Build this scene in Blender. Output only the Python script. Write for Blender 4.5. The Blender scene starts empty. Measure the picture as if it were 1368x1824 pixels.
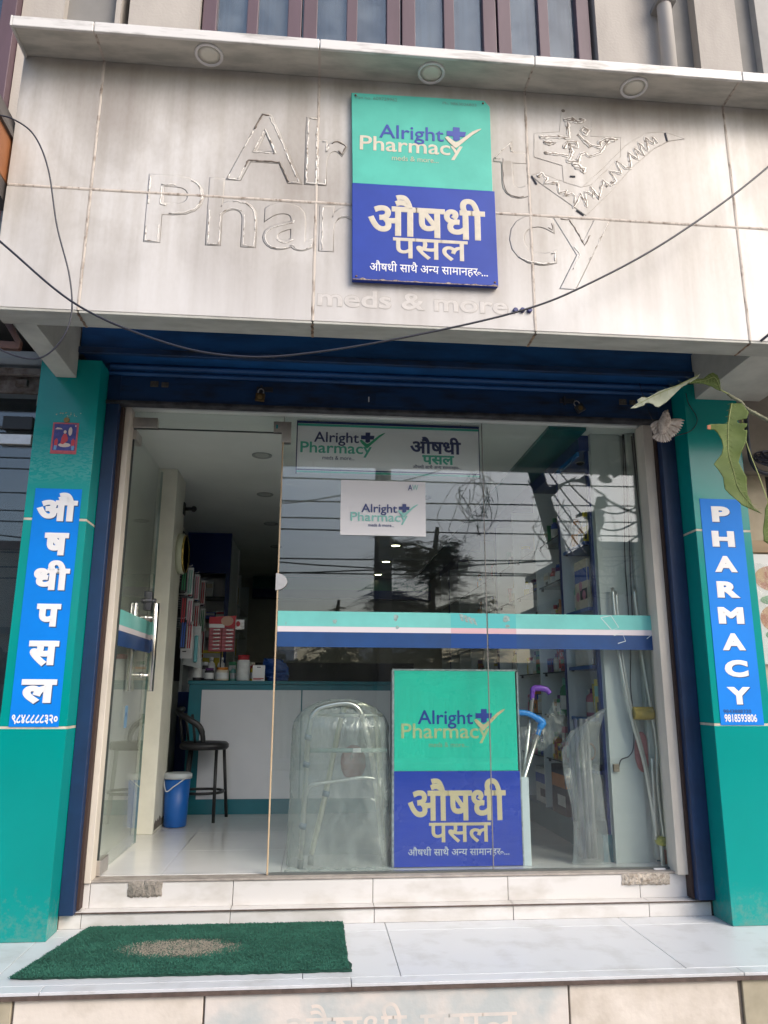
import bpy, bmesh, math, random
from math import sin, cos, pi, radians
from mathutils import Vector, Matrix, noise as mnoise

random.seed(7)
S = bpy.context.scene
COL = S.collection

# ------------------------------------------------------------------ camera
F_PX, PITCH, YAW, ROLL = 1354.4, radians(13.4138), radians(5.0148), radians(0.24295)
fwd = Vector((sin(YAW)*cos(PITCH), cos(YAW)*cos(PITCH), sin(PITCH)))
rgt = Vector((cos(YAW), -sin(YAW), 0)); upv = rgt.cross(fwd)
r2 = rgt*cos(ROLL) + upv*sin(ROLL); u2 = -rgt*sin(ROLL) + upv*cos(ROLL)
cam = bpy.data.cameras.new('camera'); camo = bpy.data.objects.new('camera', cam); COL.objects.link(camo)
camo.matrix_world = Matrix(((r2.x, u2.x, -fwd.x, 0), (r2.y, u2.y, -fwd.y, -4.2), (r2.z, u2.z, -fwd.z, .894), (0, 0, 0, 1)))
cam.sensor_fit = 'HORIZONTAL'; cam.sensor_width = 36; cam.lens = 36*F_PX/1368
cam.clip_start = .05; cam.clip_end = 500
S.camera = camo

# ------------------------------------------------------------------ sky, sun, exposure
SUN_EL, SUN_AZ = radians(35), radians(138)          # azimuth clockwise from +Y: behind the camera, to its right
w = bpy.data.worlds.new('World'); S.world = w; w.use_nodes = True
nt = w.node_tree; bg = nt.nodes['Background']
sky = nt.nodes.new('ShaderNodeTexSky'); sky.sky_type = 'NISHITA'; sky.sun_disc = False
sky.sun_elevation = SUN_EL; sky.sun_rotation = SUN_AZ
sky.air_density = 1.0; sky.dust_density = 4.0; sky.ozone_density = 3.0
hs = nt.nodes.new('ShaderNodeHueSaturation'); hs.inputs['Saturation'].default_value = 1.05
nt.links.new(sky.outputs[0], hs.inputs['Color']); nt.links.new(hs.outputs[0], bg.inputs[0])
bg.inputs[1].default_value = .15
sl = bpy.data.lights.new('sun', 'SUN'); sl.energy = 1.0; sl.angle = radians(35); sl.color = (1, .92, .82)
so = bpy.data.objects.new('sun', sl); COL.objects.link(so)
sd = Vector((sin(SUN_AZ)*cos(SUN_EL), cos(SUN_AZ)*cos(SUN_EL), sin(SUN_EL)))
so.rotation_euler = sd.to_track_quat('Z', 'Y').to_euler()
S.view_settings.view_transform = 'Standard'; S.view_settings.look = 'None'
S.view_settings.exposure = .84; S.view_settings.gamma = 1
S.cycles.max_bounces = 9; S.cycles.transparent_max_bounces = 24; S.cycles.diffuse_bounces = 4
S.cycles.glossy_bounces = 5; S.cycles.use_denoising = True
S.cycles.sample_clamp_indirect = 6

# ------------------------------------------------------------------ materials
MATS = {}
def mat(name, col, rough=.5, metal=0., var=.0, scale=6., col2=None, stretch=(1, 1, 1), bump=0., bscale=80., detail=4., ramp=(.35, .65), coat=0., spec=.5, emit=None, estr=0.):
    if name in MATS: return MATS[name]
    m = bpy.data.materials.new(name); m.use_nodes = True; MATS[name] = m
    t = m.node_tree; b = t.nodes['Principled BSDF']
    b.inputs['Roughness'].default_value = rough; b.inputs['Metallic'].default_value = metal
    b.inputs['Coat Weight'].default_value = coat; b.inputs['Specular IOR Level'].default_value = spec
    b.inputs['Coat Roughness'].default_value = .08
    c = (*col, 1)
    b.inputs['Base Color'].default_value = c
    if emit: b.inputs['Emission Color'].default_value = (*emit, 1); b.inputs['Emission Strength'].default_value = estr
    tc = t.nodes.new('ShaderNodeTexCoord')
    if var > 0 or col2:
        mp = t.nodes.new('ShaderNodeMapping'); mp.inputs['Scale'].default_value = stretch
        n = t.nodes.new('ShaderNodeTexNoise'); n.inputs['Scale'].default_value = scale; n.inputs['Detail'].default_value = detail; n.inputs['Roughness'].default_value = .6
        r = t.nodes.new('ShaderNodeValToRGB'); r.color_ramp.elements[0].position = ramp[0]; r.color_ramp.elements[1].position = ramp[1]
        c2 = (*col2, 1) if col2 else tuple(min(1, x*(1-var)) for x in col)+(1,)
        r.color_ramp.elements[0].color = c2; r.color_ramp.elements[1].color = c
        t.links.new(tc.outputs['Object'], mp.inputs[0]); t.links.new(mp.outputs[0], n.inputs['Vector']); t.links.new(n.outputs['Fac'], r.inputs[0]); t.links.new(r.outputs[0], b.inputs['Base Color'])
        rr = t.nodes.new('ShaderNodeMapRange'); rr.inputs['To Min'].default_value = min(1, rough*1.25+.04); rr.inputs['To Max'].default_value = max(.02, rough*.85)
        t.links.new(n.outputs['Fac'], rr.inputs['Value']); t.links.new(rr.outputs[0], b.inputs['Roughness'])
    if bump > 0:
        n2 = t.nodes.new('ShaderNodeTexNoise'); n2.inputs['Scale'].default_value = bscale; n2.inputs['Detail'].default_value = 3
        bp = t.nodes.new('ShaderNodeBump'); bp.inputs['Strength'].default_value = bump; bp.inputs['Distance'].default_value = .01
        t.links.new(tc.outputs['Object'], n2.inputs['Vector']); t.links.new(n2.outputs['Fac'], bp.inputs['Height']); t.links.new(bp.outputs[0], b.inputs['Normal'])
    return m

def glassmat(name, tint=(.93, .97, .95), f0=.045, rough=0., dirt=.0, dcol=(.5, .5, .5), wob=0.):
    """clear pane: straight-through transmission plus fresnel reflection, a little dust"""
    if name in MATS: return MATS[name]
    m = bpy.data.materials.new(name); m.use_nodes = True; MATS[name] = m
    t = m.node_tree; t.nodes.remove(t.nodes['Principled BSDF']); out = t.nodes['Material Output']
    tr = t.nodes.new('ShaderNodeBsdfTransparent'); tr.inputs[0].default_value = (*tint, 1)
    gl = t.nodes.new('ShaderNodeBsdfGlossy'); gl.inputs['Roughness'].default_value = rough; gl.inputs[0].default_value = (1, 1, 1, 1)
    lw = t.nodes.new('ShaderNodeLayerWeight'); lw.inputs[0].default_value = .5
    pw = t.nodes.new('ShaderNodeMath'); pw.operation = 'POWER'; pw.inputs[1].default_value = 5
    mr = t.nodes.new('ShaderNodeMapRange'); mr.inputs['To Min'].default_value = f0
    mx = t.nodes.new('ShaderNodeMixShader')
    t.links.new(lw.outputs['Facing'], pw.inputs[0]); t.links.new(pw.outputs[0], mr.inputs['Value']); t.links.new(mr.outputs[0], mx.inputs[0])
    t.links.new(tr.outputs[0], mx.inputs[1]); t.links.new(gl.outputs[0], mx.inputs[2])
    last = mx
    tc = t.nodes.new('ShaderNodeTexCoord')
    if wob > 0:
        n = t.nodes.new('ShaderNodeTexNoise'); n.inputs['Scale'].default_value = 1.3; n.inputs['Detail'].default_value = 1
        bp = t.nodes.new('ShaderNodeBump'); bp.inputs['Strength'].default_value = wob; bp.inputs['Distance'].default_value = .02
        t.links.new(tc.outputs['Object'], n.inputs['Vector']); t.links.new(n.outputs['Fac'], bp.inputs['Height']); t.links.new(bp.outputs[0], gl.inputs['Normal'])
    if dirt > 0:
        df = t.nodes.new('ShaderNodeBsdfDiffuse'); df.inputs[0].default_value = (*dcol, 1)
        n = t.nodes.new('ShaderNodeTexNoise'); n.inputs['Scale'].default_value = 5; n.inputs['Detail'].default_value = 6
        mu = t.nodes.new('ShaderNodeMapRange'); mu.inputs['From Min'].default_value = .35; mu.inputs['From Max'].default_value = .75; mu.inputs['To Min'].default_value = dirt*.4; mu.inputs['To Max'].default_value = dirt*1.6
        m2 = t.nodes.new('ShaderNodeMixShader')
        t.links.new(tc.outputs['Object'], n.inputs['Vector']); t.links.new(n.outputs['Fac'], mu.inputs['Value']); t.links.new(mu.outputs[0], m2.inputs[0])
        t.links.new(mx.outputs[0], m2.inputs[1]); t.links.new(df.outputs[0], m2.inputs[2]); last = m2
    t.links.new(last.outputs[0], out.inputs[0])
    return m

def plasticmat(name, opacity=.16, col=(.62, .66, .66)):
    """crumpled clear polythene"""
    if name in MATS: return MATS[name]
    m = bpy.data.materials.new(name); m.use_nodes = True; MATS[name] = m
    t = m.node_tree; t.nodes.remove(t.nodes['Principled BSDF']); out = t.nodes['Material Output']
    tr = t.nodes.new('ShaderNodeBsdfTransparent'); tr.inputs[0].default_value = (.95, .965, .96, 1)
    gl = t.nodes.new('ShaderNodeBsdfGlossy'); gl.inputs['Roughness'].default_value = .16
    df = t.nodes.new('ShaderNodeBsdfDiffuse'); df.inputs[0].default_value = (*col, 1)
    tc = t.nodes.new('ShaderNodeTexCoord')
    mp = t.nodes.new('ShaderNodeMapping'); mp.inputs['Scale'].default_value = (1, 1, .45); t.links.new(tc.outputs['Object'], mp.inputs[0])
    n = t.nodes.new('ShaderNodeTexNoise'); n.inputs['Scale'].default_value = 16; n.inputs['Detail'].default_value = 3; n.inputs['Distortion'].default_value = 1.2
    t.links.new(mp.outputs[0], n.inputs['Vector'])
    v = t.nodes.new('ShaderNodeTexVoronoi'); v.feature = 'DISTANCE_TO_EDGE'; v.inputs['Scale'].default_value = 17
    nv = t.nodes.new('ShaderNodeVectorMath'); nv.operation = 'MULTIPLY_ADD'; nv.inputs[1].default_value = (.12, .12, .12)
    t.links.new(n.outputs['Color'], nv.inputs[0]); t.links.new(mp.outputs[0], nv.inputs[2]); t.links.new(nv.outputs[0], v.inputs['Vector'])
    hm = t.nodes.new('ShaderNodeMath'); hm.operation = 'ADD'; t.links.new(v.outputs['Distance'], hm.inputs[0]); t.links.new(n.outputs['Fac'], hm.inputs[1])
    bp = t.nodes.new('ShaderNodeBump'); bp.inputs['Strength'].default_value = .45; bp.inputs['Distance'].default_value = .015
    t.links.new(hm.outputs[0], bp.inputs['Height']); t.links.new(bp.outputs[0], gl.inputs['Normal'])
    m1 = t.nodes.new('ShaderNodeMixShader'); m1.inputs[0].default_value = .20
    t.links.new(df.outputs[0], m1.inputs[1]); t.links.new(gl.outputs[0], m1.inputs[2])
    mr = t.nodes.new('ShaderNodeMapRange'); mr.inputs['From Min'].default_value = .35; mr.inputs['From Max'].default_value = .75; mr.inputs['To Min'].default_value = opacity*.75; mr.inputs['To Max'].default_value = opacity*1.35
    t.links.new(n.outputs['Fac'], mr.inputs['Value'])
    lw = t.nodes.new('ShaderNodeLayerWeight'); lw.inputs[0].default_value = .3
    ad = t.nodes.new('ShaderNodeMath'); ad.operation = 'MULTIPLY_ADD'; ad.inputs[1].default_value = .22; ad.use_clamp = True
    t.links.new(lw.outputs['Facing'], ad.inputs[0]); t.links.new(mr.outputs[0], ad.inputs[2])
    m2 = t.nodes.new('ShaderNodeMixShader'); t.links.new(ad.outputs[0], m2.inputs[0]); t.links.new(tr.outputs[0], m2.inputs[1]); t.links.new(m1.outputs[0], m2.inputs[2])
    t.links.new(m2.outputs[0], out.inputs[0])
    return m

# ------------------------------------------------------------------ mesh builder
class MB:
    def __init__(s): s.v = []; s.f = []
    def add(s, vs, fs):
        o = len(s.v); s.v += [tuple(p) for p in vs]; s.f += [tuple(i+o for i in f) for f in fs]; return s
    def box(s, x0, x1, y0, y1, z0, z1):
        return s.add([(x0,y0,z0),(x1,y0,z0),(x1,y1,z0),(x0,y1,z0),(x0,y0,z1),(x1,y0,z1),(x1,y1,z1),(x0,y1,z1)],
                     [(0,3,2,1),(4,5,6,7),(0,1,5,4),(1,2,6,5),(2,3,7,6),(3,0,4,7)])
    def tube(s, pts, r, n=8, caps=True, flat=1.):
        P = [Vector(p) for p in pts]; rs = r if isinstance(r, (list, tuple)) else [r]*len(P)
        vs = []; fs = []; prev = None
        for i, p in enumerate(P):
            d = (P[min(i+1, len(P)-1)] - P[max(i-1, 0)])
            if d.length < 1e-9: d = Vector((0, 0, 1))
            d.normalize()
            if prev is None:
                a = d.cross(Vector((0, 1, 0)))
                if a.length < .05: a = d.cross(Vector((1, 0, 0)))
            else:
                a = prev - d*prev.dot(d)
            a.normalize(); prev = a; b = d.cross(a)
            for k in range(n):
                t = 2*pi*k/n; q = a*cos(t)*rs[i] + b*sin(t)*rs[i]
                vs.append((p.x+q.x, p.y+q.y*flat, p.z+q.z))
        for i in range(len(P)-1):
            for k in range(n):
                fs.append((i*n+k, i*n+(k+1) % n, (i+1)*n+(k+1) % n, (i+1)*n+k))
        if caps: fs.append(tuple(range(n-1, -1, -1))); fs.append(tuple(range((len(P)-1)*n, len(P)*n)))
        return s.add(vs, fs)
    def cyl(s, p0, p1, r, n=16, r1=None): return s.tube([p0, p1], [r, r if r1 is None else r1], n)
    def lathe(s, c, prof, n=20, axis='z', caps=True):
        vs = []; fs = []
        for (r, h) in prof:
            for k in range(n):
                t = 2*pi*k/n; a, b = r*cos(t), r*sin(t)
                q = {'z': (a, b, h), 'y': (a, h, -b), 'x': (h, a, b)}[axis]
                vs.append((c[0]+q[0], c[1]+q[1], c[2]+q[2]))
        m = len(prof)
        for i in range(m-1):
            for k in range(n): fs.append((i*n+k, i*n+(k+1) % n, (i+1)*n+(k+1) % n, (i+1)*n+k))
        if caps: fs.append(tuple(range(n-1, -1, -1))); fs.append(tuple(range((m-1)*n, m*n)))
        return s.add(vs, fs)
    def ell(s, c, r, nu=14, nv=9):
        vs = []; fs = []
        for j in range(nv+1):
            ph = -pi/2+pi*j/nv
            for i in range(nu):
                th = 2*pi*i/nu; vs.append((c[0]+r[0]*cos(ph)*cos(th), c[1]+r[1]*cos(ph)*sin(th), c[2]+r[2]*sin(ph)))
        for j in range(nv):
            for i in range(nu): fs.append((j*nu+i, j*nu+(i+1) % nu, (j+1)*nu+(i+1) % nu, (j+1)*nu+i))
        return s.add(vs, fs)
    def prism(s, poly, y0, y1):
        n = len(poly); vs = [(x, y0, z) for x, z in poly]+[(x, y1, z) for x, z in poly]
        fs = [tuple(range(n)), tuple(range(2*n-1, n-1, -1))]+[(i, i+n, (i+1) % n+n, (i+1) % n) for i in range(n)]
        return s.add(vs, fs)
    def grid(s, fn, nu, nv, closed=False):
        vs = [fn(i/nu, j/nv) for j in range(nv+1) for i in range(nu+1)]
        fs = [(j*(nu+1)+i, j*(nu+1)+i+1, (j+1)*(nu+1)+i+1, (j+1)*(nu+1)+i) for j in range(nv) for i in range(nu)]
        return s.add(vs, fs)
    def mesh(s, name, m=None, smooth=False):
        me = bpy.data.meshes.new(name); me.from_pydata(s.v, [], s.f); me.update()
        bm = bmesh.new(); bm.from_mesh(me); bmesh.ops.recalc_face_normals(bm, faces=bm.faces); bm.to_mesh(me); bm.free()
        if smooth:
            me.polygons.foreach_set('use_smooth', [True]*len(me.polygons))
        if m: me.materials.append(m)
        return me
    def build(s, name, m=None, parent=None, smooth=False, bev=0., local=False, loc=None, solid=0.):
        me = s.mesh(name, m, smooth); return link(name, me, parent, bev, local, loc, smooth, solid)

def link(name, me, parent=None, bev=0., local=False, loc=None, smooth=False, solid=0.):
    o = bpy.data.objects.new(name, me); COL.objects.link(o)
    if loc: o.location = loc
    if parent:
        o.parent = parent
        if not local:
            r = parent; off = Vector()
            while r: off += r.location; r = r.parent
            o.location = -off
    if solid:
        md = o.modifiers.new('solidify', 'SOLIDIFY'); md.thickness = solid; md.offset = 0
    if bev:
        md = o.modifiers.new('bevel', 'BEVEL'); md.width = bev; md.segments = 2; md.limit_method = 'ANGLE'; md.angle_limit = radians(40)
    if smooth == 'auto':
        pass
    return o

def tag(o, label=None, cat=None, group=None, kind=None):
    if label: o['label'] = label
    if cat: o['category'] = cat
    if group: o['group'] = group
    if kind: o['kind'] = kind
    return o
def thing(name, loc, label, cat, group=None, rz=0):
    o = bpy.data.objects.new(name, None); COL.objects.link(o); o.location = loc; o.rotation_euler = (0, 0, rz); o.empty_display_size = .1
    return tag(o, label, cat, group)
def struct(name, mb, m, bev=0., **k):
    return tag(mb.build(name, m, bev=bev, **k), kind='structure')
def B(*a): return MB().box(*a)

# ------------------------------------------------------------------ lettering (Blender's own font)
_TX = {}
def text_geo(s, bold=0., res=4, mode='BOTH'):
    k = (s, bold, res, mode)
    if k in _TX: return _TX[k]
    vs, fs = [], []
    def grab(fill, bev):
        cu = bpy.data.curves.new('tmp', 'FONT'); cu.body = s; cu.size = 1; cu.resolution_u = res; cu.fill_mode = fill; cu.bevel_depth = bev; cu.bevel_resolution = 1
        o = bpy.data.objects.new('tmp', cu); COL.objects.link(o)
        dg = bpy.context.evaluated_depsgraph_get(); me = bpy.data.meshes.new_from_object(o.evaluated_get(dg))
        bpy.data.objects.remove(o); bpy.data.curves.remove(cu); return me
    if mode == 'EDGE':
        me = grab('NONE', 0.); out = ([tuple(v.co) for v in me.vertices], [tuple(e.vertices) for e in me.edges]); bpy.data.meshes.remove(me)
        _TX[k] = out; return out
    me = grab('BOTH', 0.); vs += [(v.co.x, v.co.y, 1.) for v in me.vertices]; fs += [tuple(p.vertices) for p in me.polygons]; bpy.data.meshes.remove(me)
    if bold > 0:
        me = grab('NONE', bold); o = len(vs); vs += [(v.co.x, v.co.y, v.co.z/bold*.98) for v in me.vertices]; fs += [tuple(i+o for i in p.vertices) for p in me.polygons]; bpy.data.meshes.remove(me)
    _TX[k] = (vs, fs); return _TX[k]
def bbox(vs):
    xs = [v[0] for v in vs]; ys = [v[1] for v in vs]; return min(xs), max(xs), min(ys), max(ys)
def adv(s):
    d = text_geo('.')[0]; a = text_geo(s+'.')[0]; return bbox(a)[1]-bbox(d)[1]
def phrase_geo(bold=0.):
    """औषधी साथै अन्य सामानहरू... with its joined letters set by hand"""
    vs, fs = [], []; x = 0.
    def put(s, dx=0., dy=0., clip=None, sc=1.):
        nonlocal vs, fs
        a, f = text_geo(s, bold)
        o = len(vs); vs += [((p[0]*sc if clip is None else min(p[0], clip))+x+dx, p[1]*sc+dy, p[2]) for p in a]; fs += [tuple(i+o for i in q) for q in f]
    for wd in ('औषधी ', 'साथै ', 'अ'):
        put(wd); x += adv(wd)
    na = adv('न'); put('न', clip=na*.62); x += na*.60
    put('य '); x += adv('य ')
    put('सामानह'); x += adv('सामानह')
    put('र'); ra = adv('र'); put('ू', dx=ra*1.60, dy=.34, sc=.8); x += ra*1.80
    put('...')
    return vs, fs
def put_text(geo, x, z, w, h, y, m, parent, name='lettering', th=.0008, axis='xz', slant=0.):
    vs, fs = geo; a, b, c, d = bbox(vs)
    sx = w/(b-a); sz = h/(d-c) if h else sx
    V = []
    for p in vs:
        X = (p[0]-a)*sx; Z = (p[1]-c)*sz
        if axis == 'xz': V.append((x+X, y-p[2]*th, z+Z+X*slant))
        elif axis == '+x': V.append((y+p[2]*th, x+X, z+Z))     # reads facing +x
        else: V.append((y-p[2]*th, x-X, z+Z))                    # faces -x
    return MB().add(V, fs).build(name, m, parent)
def txt(s, x, z, w, h, y, m, parent, bold=0., **k): return put_text(text_geo(s, bold), x, z, w, h, y, m, parent, **k)

M_ = mat
white_ink = mat('white_vinyl', (.80, .79, .78), .45)
navy_ink = mat('navy_ink', (.012, .018, .11), .4)
blue_ink = mat('blue_ink', (.02, .045, .30), .4)
teal_ink = mat('teal_ink', (.06, .42, .30), .4)
pale_teal_ink = mat('pale_teal_ink', (.30, .60, .53), .45)
cream_ink = mat('cream_ink', (.60, .54, .43), .5, var=.1, scale=30)
gold_ink = mat('gold_cream_ink', (.55, .47, .28), .5)

CHECK = [(.826, .205), (.853, .222), (.929, .150), (.955, .160), (1.03, .235), (1.10, .305), (1.15, .338), (1.19, .351), (1.17, .325), (1.10, .262), (1.02, .17), (.937, .075), (.925, .075), (.86, .15)]
def plus_poly(x0, x1, z0, z1):
    w = x1-x0; h = z1-z0
    a, b = x0+w*.33, x0+w*.68; c, d = z0+h*.34, z0+h*.70
    return [(x0, c), (a, c), (a, z0+h*.06), (a+(b-a)*.5, z0), (b, z0+h*.12), (b, c), (x1-.01, c), (x1, d), (b, d), (b, z1), (a, z1), (a, d), (x0, d)]
def logo(x, z, W, y, c1, c2, c3, c4, parent, cplus=None, ccheck=None, bold=.008, ab=.14, slant=0., scz=1.):
    """name in two lines with cross and tick, W = width of the lower word"""
    def X(a): return x+a*W
    def Zz(a): return z+a*W*scz
    sh = lambda px: (px-x)*slant
    txt('Pharmacy', x, Zz(-.062), W, .212*W*scz, y, c2, parent, bold=bold*1.25, slant=slant)
    txt('Alright', X(.186), Zz(ab-.05)+sh(X(.186)), .63*W, .20*W*scz, y-.0006, c1, parent, bold=bold, slant=slant)
    txt('meds & more...', X(.31), Zz(-.105)+sh(X(.31)), .45*W, .055*W*scz, y, c3, parent, bold=.006, slant=slant)
    MB().prism([(X(a), Zz(b)+sh(X(a))) for a, b in plus_poly(.845, 1.035, .155, .31)], y-.0014, y-.0002).build('cross_mark', cplus or c1, parent)
    MB().prism([(X(a), Zz(.075+(b-.075)*.86)+sh(X(a))) for a, b in CHECK], y-.0024, y-.0016).build('tick_mark', c4, parent)

# ================================================================== SETTING
street = mat('street_asphalt', (.30, .28, .26), .9, var=.3, scale=3, bump=.4, bscale=40)
struct('street_ground', B(-60, 60, -60, 1, -.75, -.55), street)
tile_w = mat('porch_tile', (.62, .635, .65), .30, var=.10, scale=5, ramp=(.25, .5), col2=(.47, .47, .46), detail=8)
riser_m = mat('riser_tile', (.64, .62, .595), .35, var=.1, scale=3.5, col2=(.45, .42, .37), ramp=(.22, .52), stretch=(1, 1, 2))
slab_m = mat('plinth_slab', (.70, .635, .56), .45, scale=5, col2=(.52, .46, .385), ramp=(.25, .55), bump=.25, bscale=25)
slab_blue = mat('plinth_slab_blue_wash', (.66, .61, .56), .45, scale=3.2, col2=(.47, .50, .49), ramp=(.42, .58), bump=.2, bscale=25)
grout = mat('cement_grout', (.20, .17, .14), .9, var=.3, scale=20)
cement = mat('raw_cement', (.30, .27, .23), .95, var=.35, scale=25, bump=.9, bscale=60)

def chip(o, k=.0015): o.location.z += 0; return o
porch = struct('porch_floor', B(-8, 8, -.895, -.118, -.55, -.212), grout)
def piece(name, x0, x1, y0, y1, z0, z1, m, parent, bev=.0015, **k):
    return B(x0, x1, y0, y1, z0, z1).build(name, m, parent, bev=bev)
xs = [-8, -3.6, -2.4, -1.19, -.02, .365, 1.56, 2.75, 4, 8]
xs = [-7.2, -6, -4.8, -3.6, -2.4, -1.22, -.02+.0, .37, 1.55, 2.72, 3.9, 5.1, 8]
for a, b in zip(xs[:-1], xs[1:]):
    piece('tile', a+.0015, b-.0015, -.245, -.121, -.212, -.2, tile_w, porch)
    piece('tile', a+.0015, b-.0015, -.845, -.248, -.212, -.2, tile_w, porch)
xs2 = [-8, -4.6, -3.4, -2.2, -1.0, .17, 1.76, 3, 8]
for a, b in zip(xs2[:-1], xs2[1:]): piece('tile', a+.0015, b-.0015, -.915, -.8475, -.212, -.2, tile_w, porch)
edge_m = mat('worn_brown_edge', (.12, .085, .07), .6, var=.4, scale=30)
struct('porch_edge_strip', B(-8, 8, -.921, -.897, -.226, -.2125), edge_m)
plinth = struct('porch_plinth', B(-8, 8, -.893, -.88, -.55, -.227), cement)
for i, (a, b) in enumerate([(-3.6, -2.0), (-2.0, -1.095), (-1.09, -.392), (-.388, 1.03), (1.034, 1.735), (1.75, 3.2), (3.2, 5)]):
    piece('slab', a+.002, b-.002, -.905-.002*(i % 2), -.8935, -.55, -.228, slab_blue if i == 3 else (mat('dirty_slab', (.42, .37, .27), .6, scale=4, col2=(.25, .23, .16), ramp=(.3, .6)) if i in (1, 5) else slab_m), plinth, bev=.003)
# the worn off shop lettering on the plinth
pt = txt('औषधी पसल', .02-.12, -.425, .92, .155, -.9073, mat('faded_paint_trace', (.70, .62, .55), .5, scale=10, col2=(.55, .54, .51), ramp=(.35, .6)), plinth, name='faded_lettering', th=.0003)

steps = struct('shop_step', B(-1.19, 2.05, -.113, .3, -.3, -.1335), grout)
B(-1.11, 1.99, -.053, .3, -.1335, -.012).build('step_core', grout, steps)
for a, b in zip([-1.185, -1.081, -.381, .318, 1.014, 1.716], [-1.081, -.381, .318, 1.014, 1.716, 2.045]):
    piece('tile', a+.0015, b-.0015, -.121, -.1135, -.2, -.1365, riser_m, steps)
    piece('tile', max(a, -1.11)+.0015, min(b, 1.99)-.0015, -.126, -.0535, -.1335, -.1265, riser_m, steps)
for a, b in zip([-1.109, -1.066, -.378, .315, 1.005, 1.70], [-1.066, -.378, .315, 1.005, 1.70, 1.988]):
    piece('tile', a+.0015, b-.0015, -.061, -.0535, -.1262, -.014, riser_m, steps)
B(-1.11, 1.99, -.129, -.1265, -.1345, -.1275).build('tread_nosing', edge_m, steps)
sill_m = mat('threshold_stone', (.38, .34, .30), .5, var=.3, scale=14)
struct('threshold', B(-1.11, 1.99, -.067, .03, -.0115, -.0015), sill_m, bev=.002)

def rock_patch(x0, x1, z0, z1, yf, dep, label, m):
    rnd = random.Random(int(x0*100)); nx, nz = 22, 7
    def f(u, v):
        e = min(u, 1-u, v, 1-v)
        k = min(1, e*6)
        return (x0+(x1-x0)*u+rnd.uniform(-.003, .003), yf-dep*k*(.75+.5*rnd.random()), z0+(z1-z0)*v+rnd.uniform(-.004, .004))
    mb = MB().grid(f, nx, nz)
    top = MB()
    return tag(mb.build('cement_patch', m, solid=.004), label, 'cement patch')
rock_patch(-.885, -.722, -.078, -.004, -.062, .010, 'square raw cement patch where the step tile broke under the open door', cement)
rock_patch(1.605, 1.862, -.062, -.008, -.062, .016, 'long rough mortar patch in the top step beside the right jamb', mat('pale_mortar', (.5, .44, .37), .95, scale=40, col2=(.2, .16, .12), ramp=(.3, .55), bump=.8, bscale=70))

# shop floor with big polished tiles
floor_m = mat('polished_floor_tile', (.72, .72, .70), .16, var=.12, scale=1.5, coat=.2)
fl = struct('shop_floor', B(-1.6, 2.2, -.01+.04, 6.6, -.2, -.006), grout)
for i in range(6):
    for j in range(11):
        x = -1.35+i*.6; y = .035+j*.6
        piece('tile', x+.001, x+.599, y+.001, y+.599, -.006, 0, floor_m, fl, bev=0)

wall_in = mat('interior_wall_paint', (.66, .67, .61), .6, var=.12, scale=4)
ceil_in = mat('interior_ceiling_paint', (.80, .83, .79), .7, var=.06, scale=2)
struct('shop_wall_left', B(-1.32, -1.16, .02, 1.165, -.01, 2.46), wall_in)
struct('shop_wall_left_rear', B(-1.45, -1.31, 1.535, 6.5, -.01, 2.46), wall_in)
struct('shop_wall_right', B(1.97, 2.12, .0, 6.5, -.01, 2.46), wall_in)
struct('shop_wall_back', B(-1.6, 2.2, 6.5, 6.6, -.01, 2.46), wall_in)
struct('shop_ceiling', B(-1.6, 2.2, -.02, 6.6, 2.462, 2.56), ceil_in)
struct('ceiling_teal_band', B(1.36, 1.5915, .02, 6.4, 2.44, 2.461), mat('teal_laminate', (.01, .12, .115), .3, coat=.2))
blue_lam = mat('blue_laminate', (.008, .03, .16), .3, coat=.2)
teal_lam = mat('teal_laminate2', (.012, .15, .19), .3, coat=.2, var=.1)

# interior square column by the door
colm = thing('square_column', (-1.085, 1.35, 0), 'plain grey-white square column just inside the open door, carrying the wall clock', 'column')
B(-1.16, -1.02, 1.17, 1.53, .0, 2.461).build('shaft', mat('column_paint', (.74, .72, .62), .55, var=.12, scale=5, ramp=(.3, .6)), colm, bev=.006)
rnd = random.Random(3)
MB().grid(lambda u, v: (-1.0188+.0, 1.19+.32*u, .02+.10*v*(.4+.9*abs(mnoise.noise(Vector((u*9, v*3, 0)))))), 14, 3).build('peeled_plaster', mat('peeled_plaster', (.22, .19, .15), .9, var=.4, scale=30), colm)

# ================================================================== BUILDING ABOVE
bw = mat('upper_wall_render', (.42, .385, .345), .8, var=.18, scale=3, bump=.2, bscale=60, col2=(.33, .30, .27), ramp=(.3, .6), stretch=(1, 1, .3))
grey_w = mat('upper_wall_grey', (.22, .212, .20), .85, var=.15, scale=4)
bld = thing('shop_building', (.4, -.3, 0), 'cream rendered upper storey over the shop with a band of purple-brown casement windows', 'building')
B(-1.22, -.80, -.30, .2, 3.86, 8).build('wall', bw, bld)
B(-1.60, -1.30, -.24, .2, 3.86, 8).build('recessed_wall', grey_w, bld)
B(-1.84, -1.60, -.30, .2, 3.86, 8).build('wall', bw, bld)
B(-1.30, -1.27, -.30, .2, 3.86, 8).build('pilaster_edge', bw, bld)
B(-1.27, -1.22, -.10, .2, 3.86, 8).build('gap', mat('dark_gap', (.04, .038, .035), .9), bld)
B(1.70, 2.20, -.30, .2, 3.86, 8).build('wall', bw, bld)
B(2.20, 2.38, -.22, .2, 3.86, 8).build('recessed_wall', grey_w, bld)
B(2.38, 2.66, -.30, .2, 3.86, 8).build('wall', bw, bld)
B(2.66, 2.80, -.24, .2, 3.86, 8).build('wall_joint', grey_w, bld)
B(2.80, 5, -.30, .2, 3.86, 8).build('wall', mat('neighbour_wall', (.40, .385, .36), .8, var=.15), bld)
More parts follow.
